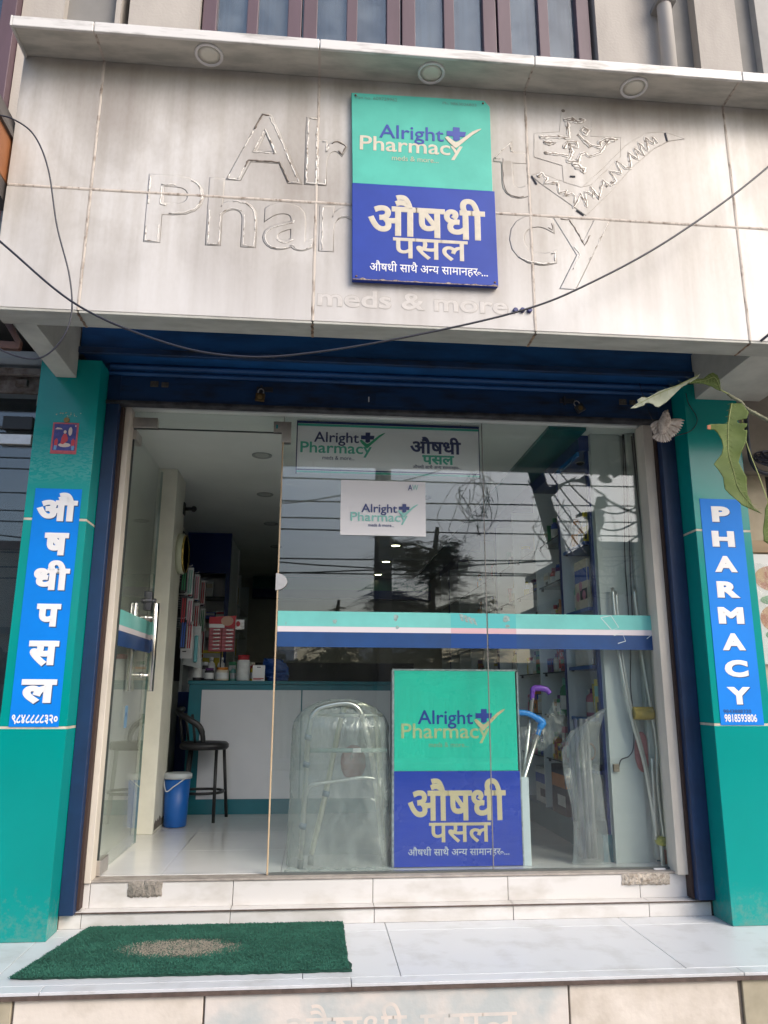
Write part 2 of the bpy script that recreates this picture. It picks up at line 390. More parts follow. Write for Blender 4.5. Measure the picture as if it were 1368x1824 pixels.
B(-.80, 1.70, -.16, .2, 3.86, 4.2).build('spandrel', bw, bld)
B(-.80, 1.70, -.16, .2, 7, 8).build('lintel_wall', bw, bld)
B(-6, 8, .21, 7, 3.2, 8).build('rear_mass', grey_w, bld)
MB().cyl((2.13, -.37, 3.86), (2.13, -.37, 8), .045, 18).build('drain_pipe', mat('pvc_pipe', (.46, .43, .40), .5, var=.15, scale=6, stretch=(1, 1, .2)), bld, smooth=True)
for z in (4.25, 5.2): B(2.07, 2.19, -.42, -.3, z, z+.03).build('pipe_clip', grey_w, bld)
wood = mat('purple_brown_frame', (.105, .062, .075), .45, var=.2, scale=8, stretch=(1, 1, .2))
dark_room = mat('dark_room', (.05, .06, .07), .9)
wglass = glassmat('window_glass', (.75, .82, .88), .05, dirt=.10, dcol=(.5, .56, .6))
B(-.80, 1.70, .15, .2, 4.2, 7).build('room_curtain', mat('grey_blue_curtain', (.20, .24, .29), .8, scale=5, stretch=(6, 1, .2), col2=(.13, .16, .20)), bld)
for i in range(4):
    x0 = -.79+i*.618; x1 = x0+.606
    f = MB().box(x0, x0+.085, -.27, -.18, 4.2, 7).box(x1-.085, x1, -.27, -.18, 4.2, 7).box(x0+.085, x1-.085, -.27, -.18, 4.2, 4.29).box(x0+.085, x1-.085, -.27, -.18, 6.9, 7).build('window', wood, bld, bev=.004)
    B((x0+x1)/2-.033, (x0+x1)/2+.033, -.262, -.19, 4.29, 6.9).build('mullion', wood, f, bev=.003)
    for a, b in ((x0+.085, (x0+x1)/2-.033), ((x0+x1)/2+.033, x1-.085)):
        B(a, b, -.228, -.222, 4.29, 6.9).build('pane', wglass, f)
# neighbour's window, far upper left
nb = thing('neighbour_building', (-3, -.3, 0), 'neighbouring upper storey at the far left edge with a purple-brown window frame', 'building')
B(-5, -2.5, -.3, .2, 3.2, 8).build('wall', grey_w, nb)
f = MB().box(-1.93, -1.845, -.36, -.2, 3.3, 8).box(-2.5, -1.93, -.36, -.2, 4.40, 4.50).box(-2.5, -1.93, -.36, -.2, 3.3, 3.38).build('window', wood, nb, bev=.004)
B(-2.5, -1.93, -.29, -.28, 3.3, 8).build('pane', wglass, f)
B(-2.5, -1.85, .0, .05, 3.2, 8).build('room', mat('grey_blue_curtain', (.2, .24, .29)), nb)
struct('building_slab', B(-6, 6, -.3, 7, 2.9, 3.2), grey_w)

# ================================================================== FASCIA SIGN BOX
def fascia_mat():
    m = mat('fascia_panel', (.5, .5, .5), .38)
    t = m.node_tree; b = t.nodes['Principled BSDF']; b.inputs['Metallic'].default_value = .0
    tc = t.nodes.new('ShaderNodeTexCoord')
    def noise(sc, st, det=5, dist=0):
        mp = t.nodes.new('ShaderNodeMapping'); mp.inputs['Scale'].default_value = st
        n = t.nodes.new('ShaderNodeTexNoise'); n.inputs['Scale'].default_value = sc; n.inputs['Detail'].default_value = det; n.inputs['Distortion'].default_value = dist
        t.links.new(tc.outputs['Object'], mp.inputs[0]); t.links.new(mp.outputs[0], n.inputs['Vector']); return n
    def ramp(n, els):
        r = t.nodes.new('ShaderNodeValToRGB')
        while len(r.color_ramp.elements) < len(els): r.color_ramp.elements.new(.5)
        for e, (p, c) in zip(r.color_ramp.elements, els): e.position = p; e.color = (*c, 1)
        t.links.new(n.outputs['Fac'], r.inputs[0]); return r
    def mix(a, b2, fac, mode='MIX'):
        x = t.nodes.new('ShaderNodeMix'); x.data_type = 'RGBA'; x.blend_type = mode
        if isinstance(fac, float): x.inputs['Factor'].default_value = fac
        else: t.links.new(fac, x.inputs['Factor'])
        t.links.new(a, x.inputs['A']); t.links.new(b2, x.inputs['B']); return x.outputs['Result']
    base = ramp(noise(1.8, (1, 1, .65), 7, .6), [(.34, (.37, .335, .30)), (.5, (.46, .43, .395)), (.62, (.59, .565, .535))])
    streak = ramp(noise(14, (1.6, 1, .06), 6), [(.35, (.78, .75, .70)), (.62, (1, 1, 1))])
    fine = ramp(noise(60, (1, 1, .5), 3), [(.3, (.93, .92, .9)), (.6, (1, 1, 1))])
    c = mix(base.outputs[0], streak.outputs[0], .55, 'MULTIPLY'); c = mix(c, fine.outputs[0], .8, 'MULTIPLY')
    # paler towards the lower edge, boundary broken up by vertically stretched noise
    sp = t.nodes.new('ShaderNodeSeparateXYZ'); t.links.new(tc.outputs['Object'], sp.inputs[0])
    nz = noise(9, (1.5, 1, .1), 5)
    ma = t.nodes.new('ShaderNodeMath'); ma.operation = 'MULTIPLY_ADD'; ma.inputs[1].default_value = .55; t.links.new(nz.outputs['Fac'], ma.inputs[0]); t.links.new(sp.outputs['Z'], ma.inputs[2])
    mr = t.nodes.new('ShaderNodeMapRange'); mr.inputs['From Min'].default_value = 2.78; mr.inputs['From Max'].default_value = 3.25; mr.inputs['To Min'].default_value = .6; mr.inputs['To Max'].default_value = 0
    t.links.new(ma.outputs[0], mr.inputs['Value'])
    rgb = t.nodes.new('ShaderNodeRGB'); rgb.outputs[0].default_value = (.64, .62, .60, 1)
    c = mix(c, rgb.outputs[0], mr.outputs[0])
    # brown grime below the canopy
    m3 = t.nodes.new('ShaderNodeMath'); m3.operation = 'MULTIPLY_ADD'; m3.inputs[1].default_value = -.35; t.links.new(nz.outputs['Fac'], m3.inputs[0]); t.links.new(sp.outputs['Z'], m3.inputs[2])
    mr2 = t.nodes.new('ShaderNodeMapRange'); mr2.inputs['From Min'].default_value = 3.40; mr2.inputs['From Max'].default_value = 3.66; mr2.inputs['To Max'].default_value = .32
    t.links.new(m3.outputs[0], mr2.inputs['Value'])
    rg2 = t.nodes.new('ShaderNodeRGB'); rg2.outputs[0].default_value = (.33, .30, .24, 1)
    c = mix(c, rg2.outputs[0], mr2.outputs[0])
    t.links.new(c, b.inputs['Base Color'])
    bp = t.nodes.new('ShaderNodeBump'); bp.inputs['Strength'].default_value = .12; bp.inputs['Distance'].default_value = .02
    n5 = noise(3.5, (1, 1, 1), 3); t.links.new(n5.outputs['Fac'], bp.inputs['Height']); t.links.new(bp.outputs[0], b.inputs['Normal'])
    return m
fas_m = fascia_mat()
seam_m = mat('joint_sealant', (.52, .46, .40), .7, scale=30, col2=(.22, .17, .13), ramp=(.32, .5), stretch=(1, 1, .4))
sof_m = mat('soffit_panel', (.46, .46, .41), .5, scale=5, col2=(.34, .33, .29), ramp=(.3, .65), stretch=(1, 3, 1))
fas = thing('fascia_sign_board', (.3, -1.1, 2.5), 'large dirty cream panelled fascia over the shop with ghost marks of removed lettering', 'sign board')
XS = [-1.457, -1.060, -.050, .960, 1.982, 2.99, 4.0]
# left end leans out a little
for i, (a, b) in enumerate(zip(XS[:-1], XS[1:])):
    for (z0, z1) in ((2.5, 3.093), (3.101, 3.787)):
        zz0 = z0; x0 = a+.005; x1 = b-.005
        if i == 0: x0 = -1.425
        piece('panel', x0, x1, -1.1, -1.085, zz0, z1, fas_m, fas, bev=.003)
for x in XS[1:-1]:
    mb = MB()
    mb.grid(lambda u, v: (x-.007+.014*u+.0015*mnoise.noise(Vector((v*30, x, 0))), -1.1005-.0025*sin(pi*u)-.0012*mnoise.noise(Vector((v*60, u*3, x))), 2.5+1.287*v), 4, 90)
    mb.build('vertical_seam', seam_m, fas, smooth=True)
MB().grid(lambda u, v: (-1.42+5.4*u, -1.1008-.003*sin(pi*v)-.001*mnoise.noise(Vector((u*200, v, 1))), 3.090+.014*v+.0012*mnoise.noise(Vector((u*90, 0, 5)))), 260, 4).build('horizontal_seam', seam_m, fas, smooth=True)
B(-1.42, 4.0, -1.084, -.985, 2.502, 3.78).build('core', sof_m, fas)
for a, b in zip(XS[:-1], XS[1:]):
    x0 = -1.42 if a < -1.4 else a+.003
    piece('soffit_panel', x0, b-.003, -1.098, -.965, 2.488, 2.4995, sof_m, fas, bev=.002)
    if a > -1.4:
        MB().grid(lambda u, v: (a-.006+.012*u+.006*mnoise.noise(Vector((v*9, a, 0))), -1.097+.132*v, 2.4865-.001*sin(pi*u)), 3, 16).build('soffit_seam', mat('rusty_sealant', (.38, .26, .17), .8, scale=25, col2=(.10, .06, .04), ramp=(.4, .6)), fas)
# canopy lip
lip_m = mat('canopy_lip', (.66, .64, .61), .35, scale=9, col2=(.36, .34, .31), ramp=(.3, .5), stretch=(.5, 1, 3))
can = thing('canopy', (.3, -1.2, 3.8), 'projecting canopy lip with three recessed downlights above the cream fascia', 'canopy')
for a, b in zip(XS[:-1], XS[1:]):
    x0 = -1.412 if a < -1.4 else a+.002
    piece('soffit_panel', x0, b-.002, -1.268, -1.085, 3.789, 3.80, mat('canopy_soffit', (.58, .55, .48), .5, scale=4, col2=(.40, .39, .34), ramp=(.35, .6), stretch=(1, 4, 1)), can, bev=.0015)
    piece('front_lip', x0, b-.002, -1.284, -1.2685, 3.772, 3.825, lip_m, can, bev=.004)
    if a > -1.4: B(a-.005, a+.005, -1.27, -1.10, 3.7855, 3.7885).build('soffit_seam', seam_m, can)
B(-1.412, 4.0, -1.268, .0, 3.801, 3.83).build('top_sheet', lip_m, can)
B(-1.42, -1.412, -1.284, -1.085, 3.772, 3.825).build('end_cap', lip_m, can)
for i, (x, y) in enumerate(((-.563, -1.185), (.484, -1.175), (1.485, -1.178))):
    lb = ['leftmost unlit round downlight in the canopy soffit, above the worn letter A', 'middle unlit round downlight in the canopy soffit, above the blue and aqua metal sign', 'rightmost unlit round downlight in the canopy soffit, above the ghost tick mark'][i]
    t = thing('downlight', (x, y, 3.789), lb, 'downlight', 'round downlights in the canopy soffit')
    MB().lathe((0, 0, 0), [(.052, -.004), (.056, -.010), (.063, -.011), (.066, -.006), (.066, .0), (.052, 0)], 28, caps=False).build('trim_ring', mat('light_trim', (.80, .78, .76), .35), t, local=True, smooth=True)
    MB().lathe((0, 0, 0), [(.0535, -.0045), (.03, -.0065), (.001, -.007)], 28).build('diffuser', mat('light_diffuser', (.80, .77, .66), .4), t, local=True, smooth=True)

# ---- ghost lettering on the fascia
halo_m = mat('letter_ghost', (.535, .51, .48), .42, scale=4, col2=(.45, .42, .39), ramp=(.3, .6))
ghost_m = fas_m
glue_m = mat('dried_glue', (.70, .665, .61), .28, scale=38, col2=(.22, .175, .13), ramp=(.36, .50))
glue_d = mat('dried_glue_dark', (.22, .18, .145), .6, var=.4, scale=40)
YS = -1.1006
def ghost(s, x, z, w, h, seed, nm):
    rnd = random.Random(seed)
    o = put_text(text_geo(s, .020, 4), x-.008, z-.008, w+.016, h+.016, YS, ghost_m, fas, name='letter_ghost', th=.0004); o.data.polygons.foreach_set('use_smooth', [True]*len(o.data.polygons))
    vs, es = text_geo(s, 0, 4, 'EDGE'); a, b, c, d = bbox(vs); sx, sz = w/(b-a), h/(d-c)
    adj = {}
    for i, j in es: adj.setdefault(i, []).append(j); adj.setdefault(j, []).append(i)
    seen = set(); mb = MB(); md = MB()
    for st in adj:
        if st in seen: continue
        ch = [st]; seen.add(st); cur = st
        while True:
            nx = [k for k in adj[cur] if k not in seen]
            if not nx: break
            cur = nx[0]; seen.add(cur); ch.append(cur)
        ch.append(st)
        P = []
        for p, q in zip(ch[:-1], ch[1:]):
            A = Vector((x+(vs[p][0]-a)*sx, z+(vs[p][1]-c)*sz)); Bq = Vector((x+(vs[q][0]-a)*sx, z+(vs[q][1]-c)*sz))
            n = max(1, int((Bq-A).length/.012))
            for k in range(n): P.append(A.lerp(Bq, k/n))
        i = 0
        while i < len(P)-3:
            L = rnd.randint(6, 26); seg = P[i:i+L]; i += L
            if rnd.random() < .30 or len(seg) < 3: continue
            pts = []; rr = []
            r0 = rnd.uniform(.0022, .0052)
            for q in seg:
                jx = .0055*mnoise.noise(Vector((q.x*40, q.y*40, seed))); jz = .0055*mnoise.noise(Vector((q.x*40, q.y*40, seed+9)))
                pts.append((q.x+jx, YS-.0012, q.y+jz)); rr.append(r0*(.6+1.1*abs(mnoise.noise(Vector((q.x*60, q.y*60, 2))))))
            (md if rnd.random() < .16 else mb).tube(pts, rr, 5, flat=.6)
    tag(mb.build('glue_beads', glue_m, fas, smooth=True), kind='stuff')
    if md.v: tag(md.build('glue_beads', glue_d, fas, smooth=True), kind='stuff')
ghost('Al', -.458, 3.195, .405, .355, 1, 'a')
ghost('r', -.045, 3.195, .13, .235, 2, 'a')
ghost('t', .800, 3.19, .155, .30, 3, 'a')
ghost('Phar', -.803, 2.849, .965, .338, 4, 'a')
ghost('cy', .862, 2.725, .48, .365, 5, 'a')
tag(put_text(text_geo('meds & more', .034), -.033, 2.572, .873, .092, YS, mat('letter_ghost_edge', (.47, .435, .40), .5, var=.15, scale=25), fas, name='small_letter_ghosts', th=.0002), kind='stuff')
tag(put_text(text_geo('meds & more', .018), -.031, 2.575, .865, .083, YS-.0006, mat('letter_ghost_pale', (.575, .54, .505), .5, var=.12, scale=25), fas, name='small_letter_ghosts', th=.0002), kind='stuff')
def gl(pts, r=.0028, m=glue_d, seed=0, par=fas, step=.006, nm='glue_bead'):
    P = []
    for p, q in zip(pts[:-1], pts[1:]):
        n = max(1, int(math.hypot(q[0]-p[0], q[1]-p[1])/step))
        for k in range(n): P.append((p[0]+(q[0]-p[0])*k/n, p[1]+(q[1]-p[1])*k/n))
    P.append(pts[-1])
    Q = [(x+.004*mnoise.noise(Vector((x*50, z*50, 3))), YS-.0014, z+.004*mnoise.noise(Vector((x*50, z*50, 7)))) for x, z in P]
    R = [r*(.55+1.0*abs(mnoise.noise(Vector((x*45, z*45, 1))))) for x, z in P]
    return Q, R
crossout = [(1.142,3.697),(1.289,3.709),(1.29,3.607),(1.28,3.557),(1.434,3.561),(1.425,3.449),(1.361,3.381),(1.264,3.28),(1.214,3.264),(1.132,3.286),(1.13,3.38),(.993,3.417),(.999,3.552),(1.126,3.569),(1.142,3.697)]
chkout = [(.975,3.314),(1.024,3.333),(1.10,3.30),(1.221,3.265),(1.333,3.379),(1.455,3.515),(1.561,3.595),(1.663,3.611),(1.762,3.578),(1.68,3.56),(1.597,3.509),(1.474,3.389),(1.36,3.25),(1.233,3.113),(1.021,3.271),(.975,3.314)]
MB().prism(crossout[:-1], YS-.0006, YS).build('cross_ghost', ghost_m, fas)
MB().prism(chkout[:-1], YS-.0009, YS).build('tick_ghost', ghost_m, fas)
for nm_, pp_ in (('cross_outline', crossout), ('tick_outline', chkout)):
    MB().tube([(x, YS-.0012, z) for x, z in pp_], .0016, 5, flat=.4).build(nm_, mat('outline_grime', (.36, .32, .27), .6, scale=12, col2=(.50, .47, .43), ramp=(.4, .6)), fas)
mb = MB(); mbu = MB()
for L in ([(1.022,3.529),(1.089,3.539),(1.173,3.538),(1.169,3.581),(1.167,3.637),(1.221,3.633),(1.257,3.644),(1.236,3.651)], [(1.15,3.636),(1.197,3.656),(1.221,3.625)], [(1.045,3.503),(1.094,3.503),(1.052,3.497)], [(1.043,3.444),(1.084,3.442),(1.161,3.437)],
          [(1.142,3.475),(1.165,3.517),(1.207,3.515),(1.213,3.488),(1.171,3.493),(1.183,3.462),(1.159,3.405),(1.208,3.404),(1.225,3.45),(1.246,3.459),(1.266,3.437),(1.324,3.465),(1.371,3.54),(1.407,3.546),(1.358,3.547),(1.32,3.52),(1.333,3.497),(1.284,3.502),(1.243,3.531)],
          [(1.248,3.603),(1.272,3.589),(1.259,3.564),(1.232,3.586),(1.248,3.603)], [(1.192,3.369),(1.241,3.372),(1.233,3.353),(1.207,3.393),(1.179,3.383)], [(1.217,3.561),(1.257,3.516),(1.276,3.493)]):
    mb.tube(*gl(L, .0055), 6, flat=.5); mbu.tube(*gl(L, .0125), 8, flat=.16)
for x, z in ((1.236, 3.648), (1.197, 3.645), (1.05, 3.503), (1.05, 3.444), (1.325, 3.52), (1.218, 3.37), (1.17, 3.50), (1.15, 3.692)): mb.ell((x, YS-.001, z), (.010, .003, .009), 8, 5)
tag(mb.build('glue_squiggles', glue_d, fas, smooth=True), kind='stuff'); tag(mbu.build('glue_smears', glue_m, fas, smooth=True), kind='stuff')
zig = [(1.002,3.308),(1.024,3.325),(1.05,3.304),(1.035,3.272),(1.063,3.274),(1.098,3.284),(1.108,3.223),(1.144,3.241),(1.128,3.209),(1.17,3.227),(1.183,3.213),(1.173,3.151),(1.212,3.23),(1.238,3.159),(1.233,3.239),(1.261,3.234),(1.273,3.211),(1.263,3.272),(1.301,3.213),(1.329,3.316),(1.347,3.278),(1.335,3.301),(1.362,3.287),(1.391,3.312),(1.367,3.365),(1.422,3.354),(1.399,3.423),(1.446,3.387),(1.474,3.389),(1.466,3.476),(1.513,3.439),(1.497,3.502),(1.544,3.465),(1.521,3.536),(1.567,3.491),(1.559,3.568),(1.599,3.534),(1.595,3.574),(1.622,3.543)]
MB().tube(*gl(zig, .0050), 6, flat=.5).build('glue_zigzag', glue_d, fas, smooth=True); MB().tube(*gl(zig, .0105), 8, flat=.16).build('glue_smear', glue_m, fas, smooth=True)
for a, b in (((1.663, 3.603), (1.67, 3.555)), ((.976, 3.309), (.998, 3.265)), ((1.186, 3.137), (1.222, 3.112)), ((1.164, 3.32), (1.19, 3.321))): MB().tube([(a[0], YS-.002, a[1]), (b[0], YS-.002, b[1])], .0055, 4, flat=.4).build('black_remnant', mat('black_remnant', (.02, .02, .03), .5), fas)
for x, z in ((.869, 2.596), (.902, 2.598), (.935, 2.598)):
    MB().lathe((x, YS-.0015, z), [(.0005, -.012), (.009, -.012), (.0115, -.009), (.0115, .001)], 16, axis='y').build('blue_dot', mat('navy_acrylic', (.015, .02, .13), .3), fas)

# ---- enamel sign on the fascia
aqua = mat('aqua_enamel', (.085, .47, .37), .42, spec=.3, var=.14, scale=5, bump=.05, bscale=5)
royal = mat('royal_enamel', (.018, .050, .33), .42, spec=.3, var=.16, scale=5, bump=.05, bscale=5)
ms = thing('metal_sign', (.44, -1.12, 2.7), 'aqua and royal blue enamel pharmacy sign screwed onto the cream fascia', 'sign')
poly_t = [(.117, 3.1915), (.776, 3.1925), (.776, 3.66), (.750, 3.694), (.105, 3.686)]
MB().prism(poly_t, -1.128, -1.104).build('upper_sheet', aqua, ms, bev=.002)
MB().prism([(.122, 2.695), (.788, 2.700), (.785, 3.1918), (.115, 3.1908)], -1.131, -1.104).build('lower_sheet', royal, ms, bev=.002)
logo(.148, 3.378, .49, -1.1285, blue_ink, cream_ink, mat('tan_ink', (.42, .45, .32), .5), cream_ink, ms, slant=.0, bold=.010)
txt('औषधी', .190, 2.926, .545, .215, -1.1315, cream_ink, ms, bold=.024)
txt('पसल', .305, 2.812, .345, .106, -1.1315, cream_ink, ms, bold=.016)
put_text(phrase_geo(.008), .200, 2.735, .54, .062, -1.1315, white_ink, ms)
hand = mat('pencil_ink', (.10, .22, .18), .6)
txt('Pan no. 609729962', .125, 3.652, .20, .018, -1.1285, hand, ms); txt('Ph. 9863026803', .545, 3.655, .165, .016, -1.1285, hand, ms)
for x, z in ((.125, 3.67), (.742, 3.675), (.14, 2.712), (.772, 2.716)):
    MB().lathe((x, -1.131, z), [(.0005, -.004), (.004, -.003), (.0055, 0)], 10, axis='y').build('screw', mat('rusty_screw', (.14, .08, .05), .6), ms)
MB().grid(lambda u, v: (.124+.66*u, -1.1318, 2.6955+(.004+.010*max(0, mnoise.noise(Vector((u*22, 0, 4)))))*v), 90, 1).build('rusted_edge', mat('flaked_rust', (.45, .36, .28), .8, scale=60, col2=(.08, .05, .05)), ms)

# ================================================================== PILLARS
def pillar_mat(nm, scratch):
    m = mat(nm, (.0, .27, .245), .16, var=.10, scale=1.4, coat=.1, spec=.35)
    t = m.node_tree; b = t.nodes['Principled BSDF']; src = b.inputs['Base Color'].links[0].from_socket
    tc = t.nodes.new('ShaderNodeTexCoord'); n = t.nodes.new('ShaderNodeTexNoise'); n.inputs['Scale'].default_value = 22; n.inputs['Detail'].default_value = 8; n.inputs['Roughness'].default_value = .75
    t.links.new(tc.outputs['Object'], n.inputs['Vector']); sp = t.nodes.new('ShaderNodeSeparateXYZ'); t.links.new(tc.outputs['Object'], sp.inputs[0])
    g = t.nodes.new('ShaderNodeMath'); g.operation = 'MULTIPLY_ADD'; g.inputs[1].default_value = 1.1; t.links.new(n.outputs['Fac'], g.inputs[0])
    ng = t.nodes.new('ShaderNodeMath'); ng.operation = 'MULTIPLY'; ng.inputs[1].default_value = -1.; t.links.new(sp.outputs['Z'], ng.inputs[0]); t.links.new(ng.outputs[0], g.inputs[2])
    mr = t.nodes.new('ShaderNodeMapRange'); mr.inputs['From Min'].default_value = .62; mr.inputs['From Max'].default_value = .95; mr.inputs['To Max'].default_value = .45; t.links.new(g.outputs[0], mr.inputs['Value'])
    mxd = t.nodes.new('ShaderNodeMix'); mxd.data_type = 'RGBA'; mxd.inputs['B'].default_value = (.20, .22, .17, 1); t.links.new(mr.outputs[0], mxd.inputs['Factor']); t.links.new(src, mxd.inputs['A']); t.links.new(mxd.outputs['Result'], b.inputs['Base Color'])
    if scratch:   # old sticker glue left as a scribbled film between 1.92 and 2.35 m
        t = m.node_tree; b = t.nodes['Principled BSDF']; src = b.inputs['Base Color'].links[0].from_socket
        tc = t.nodes.new('ShaderNodeTexCoord'); mp = t.nodes.new('ShaderNodeMapping'); mp.inputs['Scale'].default_value = (1, 1, 2.6)
        n = t.nodes.new('ShaderNodeTexNoise'); n.inputs['Scale'].default_value = 18; n.inputs['Detail'].default_value = 2; n.inputs['Distortion'].default_value = 2.2
        t.links.new(tc.outputs['Object'], mp.inputs[0]); t.links.new(mp.outputs[0], n.inputs['Vector'])
        r = t.nodes.new('ShaderNodeValToRGB'); r.color_ramp.elements[0].position = .47; r.color_ramp.elements[1].position = .5
        t.links.new(n.outputs['Fac'], r.inputs[0])
        sp = t.nodes.new('ShaderNodeSeparateXYZ'); t.links.new(tc.outputs['Object'], sp.inputs[0])
        a = t.nodes.new('ShaderNodeMapRange'); a.inputs['From Min'].default_value = 1.92; a.inputs['From Max'].default_value = 1.98; t.links.new(sp.outputs['Z'], a.inputs['Value'])
        a2 = t.nodes.new('ShaderNodeMapRange'); a2.inputs['From Min'].default_value = 2.26; a2.inputs['From Max'].default_value = 2.04; t.links.new(sp.outputs['Z'], a2.inputs['Value'])
        q = t.nodes.new('ShaderNodeMath'); q.operation = 'MULTIPLY'; t.links.new(a.outputs[0], q.inputs[0]); t.links.new(a2.outputs[0], q.inputs[1])
        q2 = t.nodes.new('ShaderNodeMath'); q2.operation = 'MULTIPLY'; t.links.new(q.outputs[0], q2.inputs[0]); t.links.new(r.outputs[0], q2.inputs[1])
        q3 = t.nodes.new('ShaderNodeMath'); q3.operation = 'MULTIPLY'; q3.inputs[1].default_value = .38; t.links.new(q2.outputs[0], q3.inputs[0])
        x = t.nodes.new('ShaderNodeMix'); x.data_type = 'RGBA'; x.inputs['B'].default_value = (.10, .36, .31, 1)
        t.links.new(q3.outputs[0], x.inputs['Factor']); t.links.new(src, x.inputs['A']); t.links.new(x.outputs['Result'], b.inputs['Base Color'])
    return m
tealA = pillar_mat('teal_pillar_tile_worn', True); tealB = pillar_mat('teal_pillar_tile', False)
pg = mat('pillar_grout', (.62, .57, .46), .7, var=.3, scale=20)
def pillar(x0, x1, inner, label, tm, ztops):
    p = thing('pillar', ((x0+x1)/2, -.2, -.2), label, 'pillar', 'teal tiled pillars beside the shopfront')
    B(x0+.012, x1-.012, -.298, .02, -.2, 2.62).build('core', pg, p)
    zs = [-.199]+ztops+[2.62]
    for a, b in zip(zs[:-1], zs[1:]):
        a2 = a+(.006 if a > 0 else 0); b2 = b-(.006 if b < 2.5 else 0)
        B(x0, x1, -.31, -.2985, a2, b2).build('front_tile', tm, p, bev=.0015)
        if inner == 1: B(x1-.0115, x1-.0002, -.298, -.155, a2, b2).build('side_tile', tealB, p, bev=.001)
        else: B(x0+.0002, x0+.0115, -.298, -.125, a2, b2).build('side_tile', tealB, p, bev=.001)
        if inner == 1: B(x0+.0002, x0+.0115, -.298, .0, a2, b2).build('side_tile', tealB, p, bev=.001)
        else: B(x1-.0115, x1-.0002, -.298, .0, a2, b2).build('side_tile', tealB, p, bev=.001)
    for z in ztops:
        B(x0+.001, x1-.001, -.3088, -.2985, z-.0058, z+.0058).build('grout_line', pg, p)
        a, b = (x1-.011, x1-.0016) if inner == 1 else (x0+.0016, x0+.011)
        B(a, b, -.2984, -.16, z-.0058, z+.0058).build('grout_line', pg, p)
    return p
pl = pillar(-1.487, -1.177, 1, 'glossy teal tiled pillar left of the shopfront with a blue Nepali lettering strip', tealA, [.728, 1.745])
pr = pillar(2.050, 2.362, -1, 'glossy teal tiled pillar right of the shopfront with a blue lettering strip reading downwards', tealB, [.745, 1.768])
cyan = mat('blue_sticker', (.0, .21, .74), .45, spec=.25, var=.08, scale=4)
shadow_ink = mat('dark_letter_edge', (.02, .06, .16), .5)
sk = tag(None or thing('vinyl_strip', (-1.33, -.311, .73), 'tall blue vinyl strip with white Nepali letters on the left teal pillar', 'sticker'))
B(-1.443, -1.213, -.3125, -.3108, .732, 1.905).build('backing', cyan, sk)
for s, x, z, w, h, bo in (('औ', -1.427, 1.735, .200, .150, .050), ('ष', -1.372, 1.560, .118, .115, .050), ('धी', -1.404, 1.385, .172, .150, .045), ('प', -1.372, 1.205, .115, .112, .050), ('स', -1.390, 1.015, .142, .122, .050), ('ल', -1.405, .838, .165, .115, .050)):
    txt(s, x+.005, z-.005, w, h, -.3128, shadow_ink, sk, bold=bo, th=.0004); txt(s, x, z, w, h, -.3134, white_ink, sk, bold=bo)
txt('९८४८८८८३२०', -1.432, .743, .212, .046, -.3134, white_ink, sk, bold=.035)
sk = thing('vinyl_strip', (2.2, -.311, .75), 'tall blue vinyl strip spelling PHARMACY downwards on the right teal pillar', 'sticker')
B(2.085, 2.318, -.3125, -.3108, .742, 1.945).build('backing', cyan, sk)
for i, ch in enumerate('PHARMACY'):
    z = 1.815-i*.1385; w = {'M': .142, 'H': .128, 'P': .105}.get(ch, .128)
    txt(ch, 2.198-w/2+.004, z-.004, w, .088, -.3128, shadow_ink, sk, bold=.060, th=.0004); txt(ch, 2.198-w/2, z, w, .088, -.3134, white_ink, sk, bold=.060)
txt('9818593806', 2.107, .757, .175, .040, -.3134, white_ink, sk, bold=.03)
txt('9843888320', 2.105, .802, .15, .018, -.3134, shadow_ink, sk)
# small devotional print
pc = thing('devotional_print', (-1.32, -.311, 2.09), 'small pink-bordered devotional picture with a seated figure taped high on the left pillar', 'picture')
px0, px1, pz0, pz1 = -1.392, -1.262, 2.092, 2.262
B(px0, px1, -.3125, -.3105, pz0, pz1).build('border', mat('print_pink', (.52, .10, .12), .5, var=.3, scale=40), pc)
B(px0+.009, px1-.009, -.3132, -.3126, pz0+.018, pz1-.008).build('print_ground', mat('print_navy', (.03, .035, .16), .5, scale=30, col2=(.06, .07, .27)), pc)
def blob(pts, m, nm='print_figure', y=-.3138):
    MB().prism([(px0+(px1-px0)*a, pz0+(pz1-pz0)*b) for a, b in pts], y, y+.0005).build(nm, m, pc)
ivory = mat('print_ivory', (.62, .50, .42), .5); red = mat('print_red', (.50, .05, .06), .5)
circ = lambda cx, cy, rx, ry, n=14: [(cx+rx*cos(2*pi*k/n), cy+ry*sin(2*pi*k/n)) for k in range(n)]
blob(circ(.52, .28, .24, .07), ivory); blob(circ(.70, .72, .075, .14), ivory); blob(circ(.50, .70, .055, .055), ivory, y=-.3143)
blob([(.40, .40), (.62, .40), (.64, .50), (.56, .64), (.46, .64), (.38, .50)], red, y=-.3142); blob([(.36, .32), (.47, .30), (.62, .42), (.56, .48), (.38, .44)], red, y=-.3145)
blob([(.12, .20), (.24, .20), (.26, .42), (.20, .50), (.12, .42)], red); blob([(.78, .20), (.90, .20), (.92, .42), (.84, .50), (.77, .42)], red)
blob([(.12, .12), (.22, .12), (.23, .26), (.13, .26)], mat('print_sky', (.12, .30, .50), .5), y=-.3142); blob([(.80, .12), (.90, .12), (.91, .26), (.80, .26)], MATS['print_sky'], y=-.3142)
blob([(.10, .78), (.40, .78), (.34, .82), (.18, .84)], ivory); blob(circ(.89, .9, .03, .03), ivory)
cn = MB().lathe((-1.326, -.3125, 2.277), [(.0005, -.003), (.014, -.003), (.015, 0)], 16, axis='y').build('coin', mat('brass_coin', (.25, .15, .05), .4, .7), None)
tag(cn, 'small brown coin stuck above the devotional picture on the left pillar', 'coin')
rr = random.Random(5)
